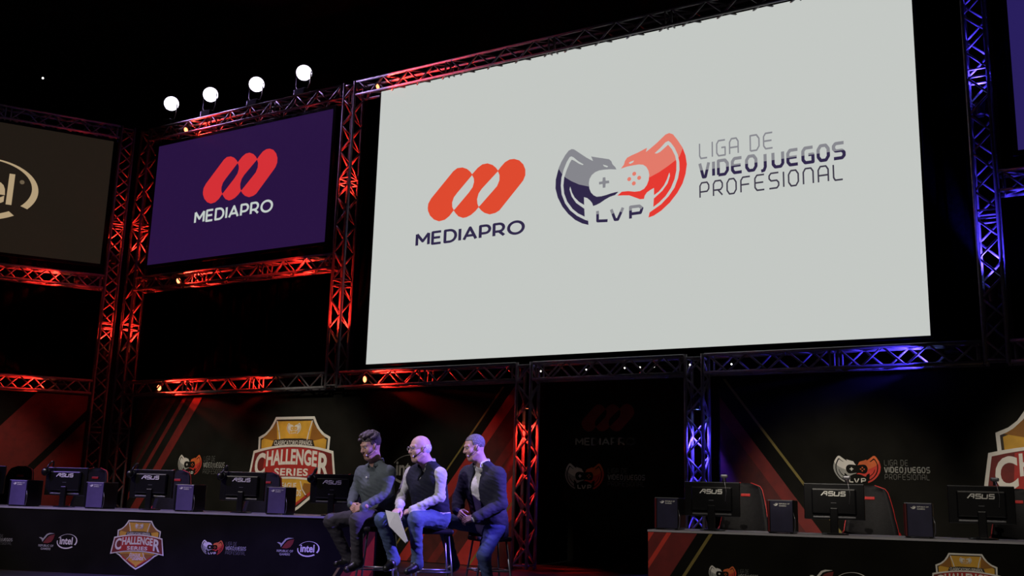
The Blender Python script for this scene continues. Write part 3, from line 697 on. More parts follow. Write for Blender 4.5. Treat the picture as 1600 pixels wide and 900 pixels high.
def desk_stripes(pl, t, rows, s, lo, hi):
    for ua, wd, m, ly in rows:
        P = clip_poly([(ua, 0.01), (ua + wd, 0.01), (ua + wd + s * .73, .73), (ua + s * .73, .73)], [(0, 1, hi), (0, -1, lo)])
        if len(P) > 2: poly(pl, 'stripe', P, m, t, ly)
def lean2(pl, a, b): p, q = pl.uv(*a), pl.uv(*b); k = (p[0] - q[0]) / (p[1] - q[1]); return k, p[0] - k * p[1]
k5, f5 = lean2(LP, (540, 868), (522, 897))
desk_stripes(LP, DL, [(f5, .03, P_line, 2), (f5 + .09, .9, P_dred, 1), (f5 + .2, .22, P_scarlet, 2)], k5, -.88, 4.80)
k6, f6 = lean2(RP, (1109, 833), (1067, 899))
desk_stripes(RP, DR, [(f6, .035, P_line, 2), (f6 - 1.0, .88, P_dred, 1), (f6 - .72, .16, P_scarlet, 2), (f6 - .43, .05, P_scarlet, 2)], k6, .005, 4.2)
def crest_at(pl, t, x0, x1, ymid, ytop):
    a, b = pl.uv(x0, ymid), pl.uv(x1, ymid); h = .5 * (b[0] - a[0]); shield(pl, .5 * (a[0] + b[0]), pl.uv(.5 * (x0 + x1), ytop)[1] - 1.63 * h, h, t, CREST, True)
def league_at(pl, t, ex0, ex1, ey, wx0, wx1, wy0, wy1):
    c = pl.uv(.5 * (ex0 + ex1), ey); emblem(pl, c[0], c[1], .5 * (pl.uv(ex1, ey)[0] - pl.uv(ex0, ey)[0]), t, EMBLEM_DARK, True)
    a, b = pl.uv(wx0, wy1), pl.uv(wx1, wy1); league_words(pl, a[0], a[1], b[0], pl.uv(wx0, wy0)[1] - a[1], WORDS_DARK, t)
crest_at(LP, DL, 173, 257, 860, 813)
league_at(LP, DL, 315, 350, 855, 352, 384, 846, 866); league_at(LP, DL, -54, -16, 844, -13, 19, 834, 850)
for ex, ey, ox, oy in ((73, 843, 105, 846), (446, 851, 482, 858)):
    c = LP.uv(ex, ey); eye_mark(LP, c[0], c[1], .105, P_grey, P_dred, DL)
    c = LP.uv(ox, oy); oval_mark(LP, c[0], c[1], .135, P_white, DL)
league_at(RP, DR, 1108, 1151, 897, 1154, 1185, 889, 911); crest_at(RP, DR, 1453, 1573, 925, 865)
c = RP.uv(1284, 904); eye_mark(RP, c[0], c[1], .11, P_white, P_dred, DR)
c = RP.uv(1331, 912); oval_mark(RP, c[0], c[1], .16, P_white, DR)

M_plas = mat('black_plastic', (0.005, 0.005, 0.006), 0.3, var=0.2, scale=30)
M_glass = mat('dark_glass', (0.004, 0.004, 0.005), 0.08)
M_logo = mat('pale_print', (0.9, 0.88, 0.82), 0.5); M_steel = mat('grey_metal', (0.25, 0.25, 0.27), 0.35, metal=0.8)
M_pcside = mat('case_side_violet_lit', (0.13, 0.10, 0.27), 0.4, metal=0.25, var=0.15, scale=6)  # violet light on the left cases put into the base colour
M_redp = mat('red_plastic', (0.45, 0.012, 0.016), 0.4); M_leather = mat('black_leather', (0.008, 0.0075, 0.009), 0.6, var=0.25, scale=30, bump=.1, bscale=90, spec=.15)
M_redl = mat('red_leather', (0.52, 0.016, 0.014), 0.5, bump=.1, bscale=90)
LOC = lambda y, z: Plane((0, y, z), (1, 0, 0))
def make_monitor():
    t = thing('gaming_monitor', 'x', 'monitor')
    obj('panel', box('panel', (0, 0, .315), (.57, .03, .345), bevel=.006), M_plas, t)
    c = obj('back_cover', box('back_cover', (0, -.028, .32), (.42, .04, .24), bevel=.014), M_plas, t)
    obj('port_strip', box('port_strip', (0, -.018, .165), (.40, .012, .016), bevel=.002), M_steel, c)
    obj('screen', box('screen', (0, .0165, .318), (.545, .003, .315)), M_glass, t)
    word_mark(LOC(-.050, 0), -.115, .372, .115, .038, M_logo, t)
    obj('badge', box('badge', (0, -.0495, .303), (.05, .002, .006)), M_steel, t)
    obj('neck', box('neck', (0, -.045, .13), (.075, .035, .25), bevel=.008), M_plas, t)
    obj('base', lathe('base', [(.005, 0), (.125, 0), (.13, .006), (.12, .014), (.03, .02), (.005, .02)], 24), M_plas, t)
    return t
def make_pc(striped=False):
    t = thing('computer_tower', 'x', 'computer')
    if striped: obj('red_strip', box('red_strip', (-.110, -.1625, .165), (.018, .008, .295), bevel=.002), mat('dark_red_plastic', (.10, .006, .008), .4), t)
    obj('case', box('case', (0, 0, .165), (.25, .32, .31), bevel=.008), M_plas, t)
    obj('side_panel', box('side_panel', (.012, -.162, .165), (.212, .008, .295), bevel=.002), mat('case_side_dim', (.035, .033, .07), .4, metal=.25) if striped else M_pcside, t)  # right desk gets a dim copy: weaker light put into the panel colour
    obj('front_strip', box('front_strip', (-.127, -.06, .17), (.006, .03, .28), bevel=.001), M_redp, t)
    obj('cable', tube('cable', [(.123, -.155, .20), (.142, -.165, .13), (.140, -.165, .06), (.125, -.16, .012)], .004, 6), M_steel, t)
    eye_mark(LOC(-.166, 0), -.042, .272, .024, M_logo, M_logo, t, words=False)
    put_text(LOC(-.166, 0), 'REPUBLIC OF', -.008, .278, .092, .290, M_logo, t, bold=.02)
    put_text(LOC(-.166, 0), 'GAMERS', -.008, .258, .060, .270, M_logo, t, bold=.02)
    for x in (-.1, .1): obj('foot', box('foot', (x, 0, .005), (.03, .28, .01)), M_plas, t)
    return t
def make_chair():
    t = thing('gaming_chair', 'x', 'chair')
    N = 22; prof = []
    for i in range(N + 1):                          # outline half width up the backrest
        v = i / N
        wd = .235 + .035 * math.sin(min(1, v / .6) * math.pi) if v < .6 else .235 - .075 * ((v - .6) / .4) ** 1.3
        if v > .92: wd *= math.sqrt(max(0.05, 1 - ((v - .92) / .085) ** 2))
        prof.append((wd, v * .80))
    lean_ = lambda z: .10 + .20 * (z / .8) ** 1.2 * .6
    nu = 10; V = []; Fc = []
    for w_, z in prof:
        for k in range(nu + 1):
            x = -1 + 2 * k / nu; V.append((x * w_, lean_(z) - .06 * x * x * (1.2 - z), .46 + z))
        for k in range(nu + 1):
            x = 1 - 2 * k / nu; V.append((x * w_ * .97, lean_(z) + .07 - .045 * x * x, .46 + z))
    m_ = 2 * (nu + 1)
    for i in range(N):
        for k in range(m_): Fc.append((i * m_ + k, i * m_ + (k + 1) % m_, (i + 1) * m_ + (k + 1) % m_, (i + 1) * m_ + k))
    Fc += [tuple(range(m_))[::-1], tuple(N * m_ + k for k in range(m_))]
    b = obj('backrest', mesh('backrest', V, Fc, True), M_leather, t)
    for s in (-1, 1):
        obj('red_piping', tube('red_piping', [(s * w_ * 1.0, lean_(z) - .055 * (1.2 - z) + .012, .46 + z) for w_, z in prof[8:]], .008, 6), M_redl, b)
        pts = [(s * (w_ + .004), lean_(z) - .03, .46 + z) for w_, z in prof[1:10]]
        obj('side_bolster', tube('side_bolster', pts, [.02, .04, .05, .052, .05, .046, .038, .026, .012], 10), M_redl, b)
        a = obj('armrest', box('armrest', (s * .30, -.08, .66), (.085, .26, .035), bevel=.012), M_plas, t)
        obj('armrest_post', box('armrest_post', (s * .30, -.04, .54), (.04, .06, .22), bevel=.006), M_plas, a)
    obj('headrest_badge', box('headrest_badge', (0, lean_(.7) - .012, 1.13), (.10, .012, .03), bevel=.004), M_redl, b)
    s_ = obj('seat', box('seat', (0, -.16, .44), (.52, .52, .12), bevel=.045), M_leather, t)
    for s in (-1, 1): obj('side_bolster', box('side_bolster', (s * .24, -.18, .48), (.07, .46, .09), bevel=.03), M_redl, s_)
    obj('column', tube('column', [(0, -.1, .08), (0, -.1, .40)], .028, 10), M_plas, t)
    for k in range(5):
        a = k * 2 * math.pi / 5
        l = obj('base_leg', tube('base_leg', [(0, -.1, .10), (.31 * math.cos(a), -.1 + .31 * math.sin(a), .065)], [.026, .018], 8), M_plas, t)
        obj('caster', lathe('caster', [(.004, -.02), (.028, -.018), (.03, 0), (.028, .018), (.004, .02)], 12, Matrix.Translation((.31 * math.cos(a), -.1 + .31 * math.sin(a), .031)) @ Matrix.Rotation(math.pi / 2, 4, 'X')), M_plas, l)
    return t
def make_headset():
    t = thing('headset', 'x', 'headset')
    pts = [(.0, .085 * math.cos(a) , .02 + .085 * math.sin(a)) for a in [math.radians(x) for x in range(-25, 206, 15)]]
    h = obj('headband', tube('headband', pts, .011, 8), M_plas, t)
    for s in (-1, 1):
        mx = Matrix.Translation((0, s * .075, -.035)) @ Matrix.Rotation(-s * math.pi / 2, 4, 'X')
        c = obj('earcup', lathe('earcup', [(.006, -.02), (.04, -.018), (.05, -.006), (.05, .012), (.035, .024), (.006, .026)], 18, mx, True), M_plas, t)
        obj('ear_pad', lathe('ear_pad', [(.03, -.034), (.046, -.03), (.05, -.022), (.044, -.016), (.03, -.018)], 18, mx, True), M_leather, c)
    return t
def make_webcam():
    t = thing('webcam', 'x', 'webcam')
    obj('body', box('body', (0, 0, .035), (.075, .035, .035), bevel=.012), M_steel, t)
    obj('clip', box('clip', (0, -.006, .0), (.035, .03, .04), bevel=.005), M_plas, t)
    obj('lens', lathe('lens', [(.004, -.004), (.013, -.004), (.013, .004), (.004, .005)], 12, Matrix.Translation((0, .019, .035)) @ Matrix.Rotation(-math.pi / 2, 4, 'X')), M_glass, t)
    obj('cable', tube('cable', [(.0, -.02, .03), (.015, -.045, -.03), (.03, -.055, -.12), (.02, -.06, -.22)], .003, 6), M_steel, t)
    return t
def stand(t, pl, px, py, n, z, label, group=None, du=0.0):
    q = Plane(pl.O + pl.N * n, pl.U, pl.V); u = q.uv(px, py)[0] + du
    P = q.P(u, z); t.location = P; t.rotation_euler = (0, 0, math.atan2(pl.U[1], pl.U[0]))
    t['label'] = label
    if group: t['group'] = group
    return u
def many(make, pl, rows, n, z, group):
    first = None; res = []
    for px, py, label in rows:
        t = make() if first is None else copy_tree(first)
        first = first or t
        u = stand(t, pl, px, py, n, z, label, group); res.append((t, u))
    return res
mL = [(-24, 750, 'monitor cut by the left picture edge on the left desk'), (104.5, 750, 'monitor on left desk beside the first red and black chair'), (238, 752, 'monitor on left desk above the gap left of the desk crest'), (380, 754, 'monitor on left desk in front of the big golden crest'), (521, 758, 'monitor on left desk next to the person in grey shirt')]
proto_m = make_monitor()
def from_proto(p):
    used = [False]
    def f():
        if not used[0]: used[0] = True; return p
        return copy_tree(p)
    return f
mm = from_proto(proto_m); pp = from_proto(make_pc()); pr = from_proto(make_pc(True)); cc = from_proto(make_chair()); hh = from_proto(make_headset()); ww = from_proto(make_webcam())
for i, (px, py, lb) in enumerate(mL):
    t = mm(); u = stand(t, LP, px, py, -.33, .756, lb, 'monitors on the desks')
    h = hh(); h.location = Plane(LP.O - LP.N * .33, LP.U, LP.V).P(u - .262, 1.215); h.rotation_euler = (0, 0.35, t.rotation_euler[2] + .25)
    h['label'] = 'black headset hung on corner of the ' + ['monitor at left picture edge', 'second monitor from the left edge', 'third monitor from the left edge', 'monitor before the golden crest', 'monitor next to grey-shirted person'][i]; h['group'] = 'headsets on the left monitors'
for px, py, lb in ((1112.5, 785, 'monitor on right desk in front of the blue truss tower'), (1303, 785, 'middle monitor on the right desk'), (1533, 790, 'large monitor on right desk covering foot of the right crest')):
    t = mm(); u = stand(t, RP, px, py, -.33, .756, lb, 'monitors on the desks')
    k = ww(); k.location = Plane(RP.O - RP.N * .33, RP.U, RP.V).P(u + .13, 1.268); k.rotation_euler = (0, 0, t.rotation_euler[2])
    k['label'] = 'small webcam clipped on ' + {1112.5: 'the monitor before the blue tower', 1303: 'the middle monitor of the right desk', 1533: 'the rightmost monitor'}[px]; k['group'] = 'webcams on the right monitors'
for pl, px, py, lb in ((LP, 39.5, 772, 'violet lit computer case nearest the left picture edge'), (LP, 158, 777, 'violet lit computer case right of the second monitor'), (LP, 297, 780, 'violet lit computer case left of the monitor before golden crest'), (LP, 439, 784, 'dark computer case standing before the golden crest'),
                      (RP, 1047, 800, 'computer case at the striped end of the right desk'), (RP, 1223, 806, 'computer case between first two monitors of right desk'), (RP, 1436, 812, 'computer case between last two monitors of right desk')):
    stand((pp if pl is LP else pr)(), pl, px, py, -.22, .756, lb, 'computer cases on the desks')
for pl, px, n, lb in ((LP, 12, -.95, 'red and black chair behind the case at left picture edge'), (LP, 131, -.95, 'red and black chair behind the second monitor from left'), (LP, 263, -.95, 'red and black chair behind the third monitor from left'), (LP, 405, -.95, 'red and black chair before the golden crest'), (LP, 541, -.95, 'red and black chair hidden mostly by person in grey shirt'),
                      (RP, 1158, -1.0, 'red edged chair behind first monitor of right desk'), (RP, 1358, -1.0, 'red edged chair behind middle monitor of right desk'), (RP, 1592, -1.0, 'red edged chair behind rightmost monitor')):
    t = cc(); stand(t, pl, px, 775, n, 0.0, lb, 'gaming chairs behind the desks')
    t.location.z = 0.0; t.rotation_euler[2] += random.uniform(-.12, .12)

# ================================================================== people
def surface_nets(Fv, org, h):
    ins = Fv < 0
    n = np.array(Fv.shape) - 1
    cnt = np.zeros(n, np.int8)
    for dx in (0, 1):
        for dy in (0, 1):
            for dz in (0, 1): cnt += ins[dx:dx + n[0], dy:dy + n[1], dz:dz + n[2]]
    act = (cnt > 0) & (cnt < 8)
    idx = -np.ones(n, np.int64); I = np.argwhere(act); idx[act] = np.arange(len(I))
    acc = np.zeros((len(I), 3)); num = np.zeros(len(I))
    corners = [(a, b, c) for a in (0, 1) for b in (0, 1) for c in (0, 1)]
    for a in corners:
        for ax in range(3):
            if a[ax]: continue
            b = list(a); b[ax] = 1
            f0 = Fv[I[:, 0] + a[0], I[:, 1] + a[1], I[:, 2] + a[2]]; f1 = Fv[I[:, 0] + b[0], I[:, 1] + b[1], I[:, 2] + b[2]]
            cr = (f0 < 0) != (f1 < 0); t = np.where(cr, f0 / np.where(cr, f0 - f1, 1), 0)
            p = np.array(a, float)[None] + t[:, None] * (np.array(b) - np.array(a))[None]
            acc[cr] += p[cr]; num[cr] += 1
    V = (I + acc / num[:, None]) * h + org
    Q = []
    for ax in range(3):
        o1, o2 = [(1, 2), (2, 0), (0, 1)][ax]
        sl0 = [slice(None)] * 3; sl1 = [slice(None)] * 3; sl0[ax] = slice(0, -1); sl1[ax] = slice(1, None)
        a, b = ins[tuple(sl0)], ins[tuple(sl1)]
        for flip, E in ((False, a & ~b), (True, b & ~a)):
            G = np.argwhere(E); G = G[(G[:, o1] > 0) & (G[:, o2] > 0) & (G[:, o1] < n[o1]) & (G[:, o2] < n[o2])]
            q = []
            for d1, d2 in ((-1, -1), (0, -1), (0, 0), (-1, 0)):
                K = G.copy(); K[:, o1] += d1; K[:, o2] += d2; q.append(idx[K[:, 0], K[:, 1], K[:, 2]])
            q = np.stack(q, 1); Q.append(q[:, ::-1] if flip else q)
    return V, np.concatenate(Q)
class Clay:
    """blended tapered limbs and ellipsoids meshed as one skin"""
    def __init__(s): s.p = []
    def cone(s, a, b, r1, r2, m=0, k=.03): s.p.append(('c', np.array(a, float), np.array(b, float), r1, r2, m, k)); return s
    def ell(s, c, axes, rad, m=0, k=.03): s.p.append(('e', np.array(c, float), np.array(axes, float), np.array(rad, float), None, m, k)); return s
    def cut(s, c, r, k=.01): s.p.append(('s', np.array(c, float), None, r, None, 0, k)); return s
    def carve(s, fn): s.p.append(('f', fn, None, None, None, 0, 0)); return s
    @staticmethod
    def dist(q, P):
        if q[0] == 'c':
            ab = q[2] - q[1]; t = np.clip(((P - q[1]) @ ab) / (ab @ ab + 1e-12), 0, 1)
            return np.linalg.norm(P - q[1] - t[..., None] * ab, axis=-1) - (q[3] + (q[4] - q[3]) * t)
        if q[0] == 'e':
            L = (P - q[1]) @ q[2].T; k0 = np.linalg.norm(L / q[3], axis=-1); k1 = np.linalg.norm(L / q[3] ** 2, axis=-1)
            return k0 * (k0 - 1) / np.maximum(k1, 1e-9)
        if q[0] == 's': return np.linalg.norm(P - q[1], axis=-1) - q[3]
    def build(s, h):
        los, his = [], []
        for q in s.p:
            if q[0] == 'c': r = max(q[3], q[4]); los.append(np.minimum(q[1], q[2]) - r); his.append(np.maximum(q[1], q[2]) + r)
            elif q[0] == 'e': r = q[3].max(); los.append(q[1] - r); his.append(q[1] + r)
        lo = np.min(los, 0) - 4 * h; hi = np.max(his, 0) + 4 * h
        n = np.ceil((hi - lo) / h).astype(int) + 1
        Fv = np.full(n, 9.0)
        ax = [lo[i] + np.arange(n[i]) * h for i in range(3)]
        j = 0
        for q in s.p:
            if q[0] == 'f':
                P = np.stack(np.meshgrid(*ax, indexing='ij'), -1); Fv = np.maximum(Fv, -q[1](P)); continue
            k = q[6]
            if q[0] == 's': a, b = q[1] - q[3] - k - 2 * h, q[1] + q[3] + k + 2 * h
            else: a, b = los[j] - k - 3 * h, his[j] + k + 3 * h; j += 1
            i0 = np.clip(np.floor((a - lo) / h).astype(int), 0, n); i1 = np.clip(np.ceil((b - lo) / h).astype(int) + 1, 0, n)
            sl = tuple(slice(i0[i], i1[i]) for i in range(3))
            P = np.stack(np.meshgrid(*[ax[i][sl[i]] for i in range(3)], indexing='ij'), -1)
            d = s.dist(q, P); f = Fv[sl]
            if q[0] == 's': Fv[sl] = np.maximum(f, -d)
            else:
                w_ = np.clip(.5 + .5 * (f - d) / k, 0, 1); Fv[sl] = f * (1 - w_) + d * w_ - k * w_ * (1 - w_)
        V, Q = surface_nets(Fv, lo, h)
        ms = sorted({q[5] for q in s.p if q[0] in 'ce'}); C = V[Q].mean(1); best = np.full(len(Q), 9.0); mi = np.zeros(len(Q), int)
        for q in s.p:
            if q[0] in 'ce':
                d = s.dist(q, C); better = d < best; best[better] = d[better]; mi[better] = q[5]
        return V, Q, mi
def join(parts):
    V, Q, Mi, o = [], [], [], 0
    for v, q, m in parts: V.append(v); Q.append(q + o); Mi.append(m); o += len(v)
    return np.concatenate(V), np.concatenate(Q), np.concatenate(Mi)
def clay_obj(name, parts, mats, parent, fold=()):
    V, Q, Mi = join(parts)
    if fold:                                         # wrinkles pushed into the cloth along the surface normal
        from mathutils import noise
        Nf = np.cross(V[Q[:, 2]] - V[Q[:, 0]], V[Q[:, 3]] - V[Q[:, 1]]); Nv = np.zeros_like(V)
        for k in range(4): np.add.at(Nv, Q[:, k], Nf)
        Nv /= np.linalg.norm(Nv, axis=1)[:, None] + 1e-12
        sel = np.unique(Q[np.isin(Mi, fold)])
        for i in sel:
            p = V[i]; q = Vector((p[0] * 9, p[1] * 9, p[2] * 17)) + Vector((p[2] * 6, 0, p[0] * 5))
            V[i] = p + Nv[i] * (.009 * (.35 - abs(noise.noise(q))) + .003 * noise.noise(q * 2.7))
    me = bpy.data.meshes.new(name); me.vertices.add(len(V)); me.vertices.foreach_set('co', V.astype(np.float32).ravel())
    me.loops.add(4 * len(Q)); me.polygons.add(len(Q)); me.loops.foreach_set('vertex_index', Q.astype(np.int32).ravel())
    me.polygons.foreach_set('loop_start', np.arange(0, 4 * len(Q), 4, dtype=np.int32))
    for m in mats: me.materials.append(m)
    me.polygons.foreach_set('material_index', Mi.astype(np.int32)); me.polygons.foreach_set('use_smooth', np.ones(len(Q), bool))
    me.update(calc_edges=True); me.validate()
    o = bpy.data.objects.new(name, me); COL.objects.link(o); o.parent = parent
    return o
IR = np.array([R[0, 0], R[1, 0], 0]); IR /= np.linalg.norm(IR); IB = np.array([-IR[1], IR[0], 0]); IZ = np.array([0, 0, 1.0])
def vdir(a, b, z): v = IR * a + IB * b + IZ * z; return v / np.linalg.norm(v)
def unit(v): return v / np.linalg.norm(v)
def head_clay(c, fw, up, neck, sc=1.0, jowl=0.0):
    x = unit(fw); y = unit(np.cross(up, x)); z = np.cross(x, y); A = np.array([x, y, z])
    P = lambda a, b, d: c + (x * a + y * b + z * d) * sc
    S = lambda *r: np.array(r) * sc
    H = Clay()
    H.ell(P(-.012, 0, .035), A, S(.100, .078, .094), 0, .02)
    H.ell(P(.028, 0, -.045), A, S(.066, .060 + jowl, .074), 0, .04)
    H.cone(P(.060, -.012, -.102), P(.060, .012, -.102), .022 * sc, .022 * sc, 0, .03)
    for s in (-1, 1):
        H.cone(P(.070, s * .042, .034), P(.088, s * .012, .034), .013 * sc, .012 * sc, 0, .014)
        H.ell(P(.058, s * .043, -.022), A, S(.028, .024, .028), 0, .025)
        H.cone(P(.0, s * .062, -.055), P(.045, s * .04, -.095), .020 * sc, .018 * sc, 0, .03)
        H.ell(P(-.006, s * .080, .0), A, S(.020, .009, .033), 0, .008)
    H.cone(P(.086, 0, .022), P(.108, 0, -.022), .009 * sc, .014 * sc, 0, .012)
    for s in (-1, 1): H.cone(P(.098, s * .011, -.025), P(.096, s * .013, -.024), .010 * sc, .009 * sc, 0, .008)
    for s in (-1, 1): H.cut(P(.097, s * .031, .012), .0135 * sc)
    H.cone(P(.083, -.018, -.056), P(.083, .018, -.056), .009 * sc, .009 * sc, 1, .006)
    H.cone(P(.081, -.014, -.070), P(.081, .014, -.070), .0095 * sc, .0095 * sc, 1, .006)
    H.cone(P(-.022, 0, -.03), neck, .056 * sc, .062, 0, .04)
    H.cone(P(.01, 0, -.085), neck + x * .01, .045 * sc, .055, 0, .03)
    E = Clay()
    for s in (-1, 1):
        E.cone(P(.0795, s * .031, .012), P(.0795, s * .0311, .012), .0125 * sc, .0125 * sc, 2, .001)
        E.cone(P(.0895, s * .031, .011), P(.0895, s * .0311, .011), .0050 * sc, .0050 * sc, 3, .001)
    return [H.build(.0045), E.build(.003)], P, A
def hand_clay(wrist, fw, pn, side, curl=(30, 38, 28), sc=1.0, spread=1.0):
    """palm with four unequal bent fingers and a thumb; pn = where the palm faces, side = +1 thumb on the y side"""
    x = unit(fw); n = unit(pn - (pn @ x) * x); y = np.cross(n, x) * side
    P = lambda a, b, d=0: wrist + (x * a + y * b + n * d) * sc
    H = Clay()
    H.cone(P(-.03, 0), P(.02, 0), .026 * sc, .024 * sc, 0, .01)
    K = [(.092, .032), (.095, .011), (.090, -.010), (.082, -.029)]
    for kx, ky in K: H.cone(P(.01, ky * .55), P(kx - .008, ky), .017 * sc, .0125 * sc, 0, .008)
    LN = [(.043, .026, .020), (.048, .030, .021), (.044, .028, .020), (.034, .021, .018)]
    for (kx, ky), L in zip(K, LN):
        p = P(kx, ky * spread); a = 0
        for j in range(3):
            a += math.radians(curl[j]); d = x * math.cos(a) + n * math.sin(a)
            q = p + d * L[j] * sc; H.cone(p, q, (.0095 - .0008 * j) * sc, (.0088 - .0010 * j) * sc, 0, .0025); p = q
    p = P(.022, .026, .006); d = unit(x * .62 + y * .62 + n * .35); q = p + d * .045 * sc; H.cone(p, q, .0135 * sc, .0105 * sc, 0, .008)
    d2 = unit(x * .9 + y * .15 + n * .4); q2 = q + d2 * .034 * sc; H.cone(q, q2, .0105 * sc, .0095 * sc, 0, .003)
    q3 = q2 + unit(d2 + n * .25) * .022 * sc; H.cone(q2, q3, .0095 * sc, .0075 * sc, 0, .003)
    return H.build(.0042)
D0 = 10.3
def J(px, py, off=0.0): return at_depth(px, py, D0 + off)
M_eye = mat('eye_white', (.22, .20, .19), .4); M_iris = mat('iris', (.02, .012, .008), .2)
def skin(name, c): return mat(name, c, .55, var=.12, scale=25, bump=.04, bscale=120), mat(name + '_lips', tuple(np.array(c) * (.8, .55, .55)), .5)
def cloth(name, c, rough=.85, bump=.35, bs=14): return mat(name, c, rough, var=.12, scale=10, bump=bump, bscale=bs, spec=.2)

def body_clay(j, inflate=0.0, arms=True, legs=True, torso=True, belly=.0, m_t=0, m_l=1, m_s=2, arm_cut=1.0, caps=True):
    B = Clay(); i = inflate
    if torso:
        fr = j['front']
        mid = .5 * (j['hipL'] + j['hipR']); chest = .5 * (j['shL'] + j['shR']) - IZ * .14
        for s in 'LR':
            sh, hp = j['sh' + s], j['hip' + s]; inn = sh * .62 + j['neck'] * .38 - IZ * .10
            B.cone(hp + (mid - hp) * .1 + IZ * .03, inn, .108 + i, .100 + i, m_t, .07)
            B.cone(j['neck'] - IZ * .02, sh - IZ * .012 if caps else sh * .75 + j['neck'] * .25 - IZ * .012, .054 + i, .052 + i, m_t, .05)
            if caps: B.cone(sh, sh + (j['el' + s] - sh) * .2, .062 + i, .060 + i, m_t, .04)
        B.cone(mid + IZ * .03 + fr * .02, chest + fr * .02, .125 + belly + i, .112 + i, m_t, .07)
        if belly: B.cone(mid + IZ * .13 + fr * .07, mid + IZ * .20 + fr * .07, .10 + belly + i, .09 + belly + i, m_t, .08)
    if arms:
        for s in 'LR':
            sh, el, wr = j['sh' + s], j['el' + s], j['wr' + s]; we = el + (wr - el) * arm_cut
            B.cone(sh, el, .060 + i, .049 + i, m_t, .03); B.cone(el, we, .050 + i, .036 + i, m_t, .025)
            B.cone(we - unit(wr - el) * .025, we, .039 + i, .040 + i, m_t, .004)          # cuff
            for q in (.25, .5, .72, .9):                                                  # sleeve folds
                c = el + (wr - el) * q * .8; d = unit(np.cross(wr - el, IZ + .3 * IR)); B.cone(c + d * .03, c - d * .03 + IZ * .01, .020 + i, .022 + i, m_t, .02)
    if legs:
        for s in 'LR':
            hp, kn, an = j['hip' + s], j['kn' + s], j['an' + s]
            B.cone(hp, kn, .098, .070, m_l, .05); B.cone(kn, an, .069, .052, m_l, .03); B.cone(an - unit(an - kn) * .05, an + unit(an - kn) * .02, .054, .060, m_l, .012)
            B.cone(hp, .5 * (j['hipL'] + j['hipR']), .11, .11, m_l, .06)
            toe = j['toe' + s]; heel = an + IZ * -.055 - unit(toe - an) * .03
            B.cone(heel, toe, .040, .034, m_s, .02); B.cone(an - IZ * .01, heel * .5 + toe * .5, .046, .036, m_s, .03)
    return B
def collar(t, neck, fr, m, r=.068):
    lf = np.cross(IZ, fr); V = []; Fc = []; N = 22
    for i in range(N + 1):
        a = math.radians(28 + 304 * i / N); d = fr * math.cos(a) + lf * math.sin(a); drop = .035 * (.5 + .5 * math.cos(a))
        V += [neck + d * (r - .004) + IZ * (.035 - drop), neck + d * r * 1.06 + IZ * (.040 - drop), neck + d * (r * 1.34) - IZ * (.012 + drop * 1.3), neck + d * (r * 1.26) - IZ * (.016 + drop * 1.3)]
    for i in range(N):
        for k in range(4): Fc.append((4 * i + k, 4 * i + (k + 1) % 4, 4 * i + 4 + (k + 1) % 4, 4 * i + 4 + k))
    Fc += [(0, 1, 2, 3), (4 * N + 3, 4 * N + 2, 4 * N + 1, 4 * N)]
    obj('collar', mesh('collar', V, Fc, True), m, t)
def mic(t, P, side=1):
    b = obj('headset_microphone', tube('headset_microphone', [P(-.02, side * .088, .02), P(.01, side * .092, -.012), P(.05, side * .075, -.045), P(.088, side * .045, -.062)], .0035, 6), M_case, t)
    obj('foam_tip', lathe('foam_tip', [(.001, -.010), (.008, -.006), (.010, 0), (.008, .006), (.001, .010)], 10, Matrix.Translation(Vector(P(.092, side * .040, -.063))), True), mat('pale_foam', (.5, .42, .38), .8), b)
def stool(c, label, rz=0.3):
    z = c[2]; t = thing('bar_stool', label, 'stool', (c[0], c[1], 0), rz)
    bm = bmesh.new(); add_box(bm, (0, 0, z - .03), (.38, .36, .05), bevel=.02); add_box(bm, (0, .17, z + .03), (.36, .03, .12), bevel=.014)
    obj('seat', bm_mesh(bm, 'seat', False), M_leather, t)
    L = [(sx, sy) for sx in (-1, 1) for sy in (-1, 1)]
    for sx, sy in L: obj('leg', tube('leg', [(sx * .14, sy * .13, z - .05), (sx * .21, sy * .20, .006)], .011, 8), M_steel, t)
    f = lambda q: .14 + .07 * q
    q = (z - .05 - .28) / (z - .05)
    for a, b in (((-1, -1), (1, -1)), ((1, -1), (1, 1)), ((1, 1), (-1, 1)), ((-1, 1), (-1, -1))):
        obj('footrest', tube('footrest', [(a[0] * f(q), a[1] * (f(q) - .01), .28), (b[0] * f(q), b[1] * (f(q) - .01), .28)], .009, 8), M_steel, t)
    return t
def frame_of(j):
    l = unit((j['shL'] - j['shR']) * np.array([1, 1, 0])); return np.cross(l, IZ)
# ---- man with grey shirt
def person(label): return thing('person', label, 'person')
D0 = 10.45
j = dict(neck=J(588, 721), shL=J(608, 738, -.12), shR=J(566, 738, .12), hipL=J(603, 806, -.07), hipR=J(583, 806, .06), elL=J(607, 770, -.2), wrL=J(568, 792, -.33), elR=J(554, 769, .06), wrR=J(549, 789, -.13),
         knL=J(557, 813, -.41), knR=J(517, 814, -.12), anL=J(558, 876, -.34), anR=J(544, 872, -.03), toeL=J(542, 890, -.45), toeR=J(526, 882, -.12))
j['front'] = frame_of(j)
SK1 = skin('tanned_skin', (.36, .20, .145)); C_shirt = cloth('grey_shirt', (.075, .088, .090)); C_tr = cloth('charcoal_trousers', (.045, .04, .045)); C_shoe = mat('dark_shoe', (.012, .011, .011), .4)
t = person('seated person in dark grey shirt with clasped hands, leftmost of three')
hd, P, A3 = head_clay(J(579, 698, -.04), vdir(-.72, -.62, -.30), IZ + .25 * vdir(-.72, -.62, 0), j['neck'] - IZ * .02, 1.04)
body = body_clay(j, m_t=4, m_l=5, m_s=6).build(.0085)
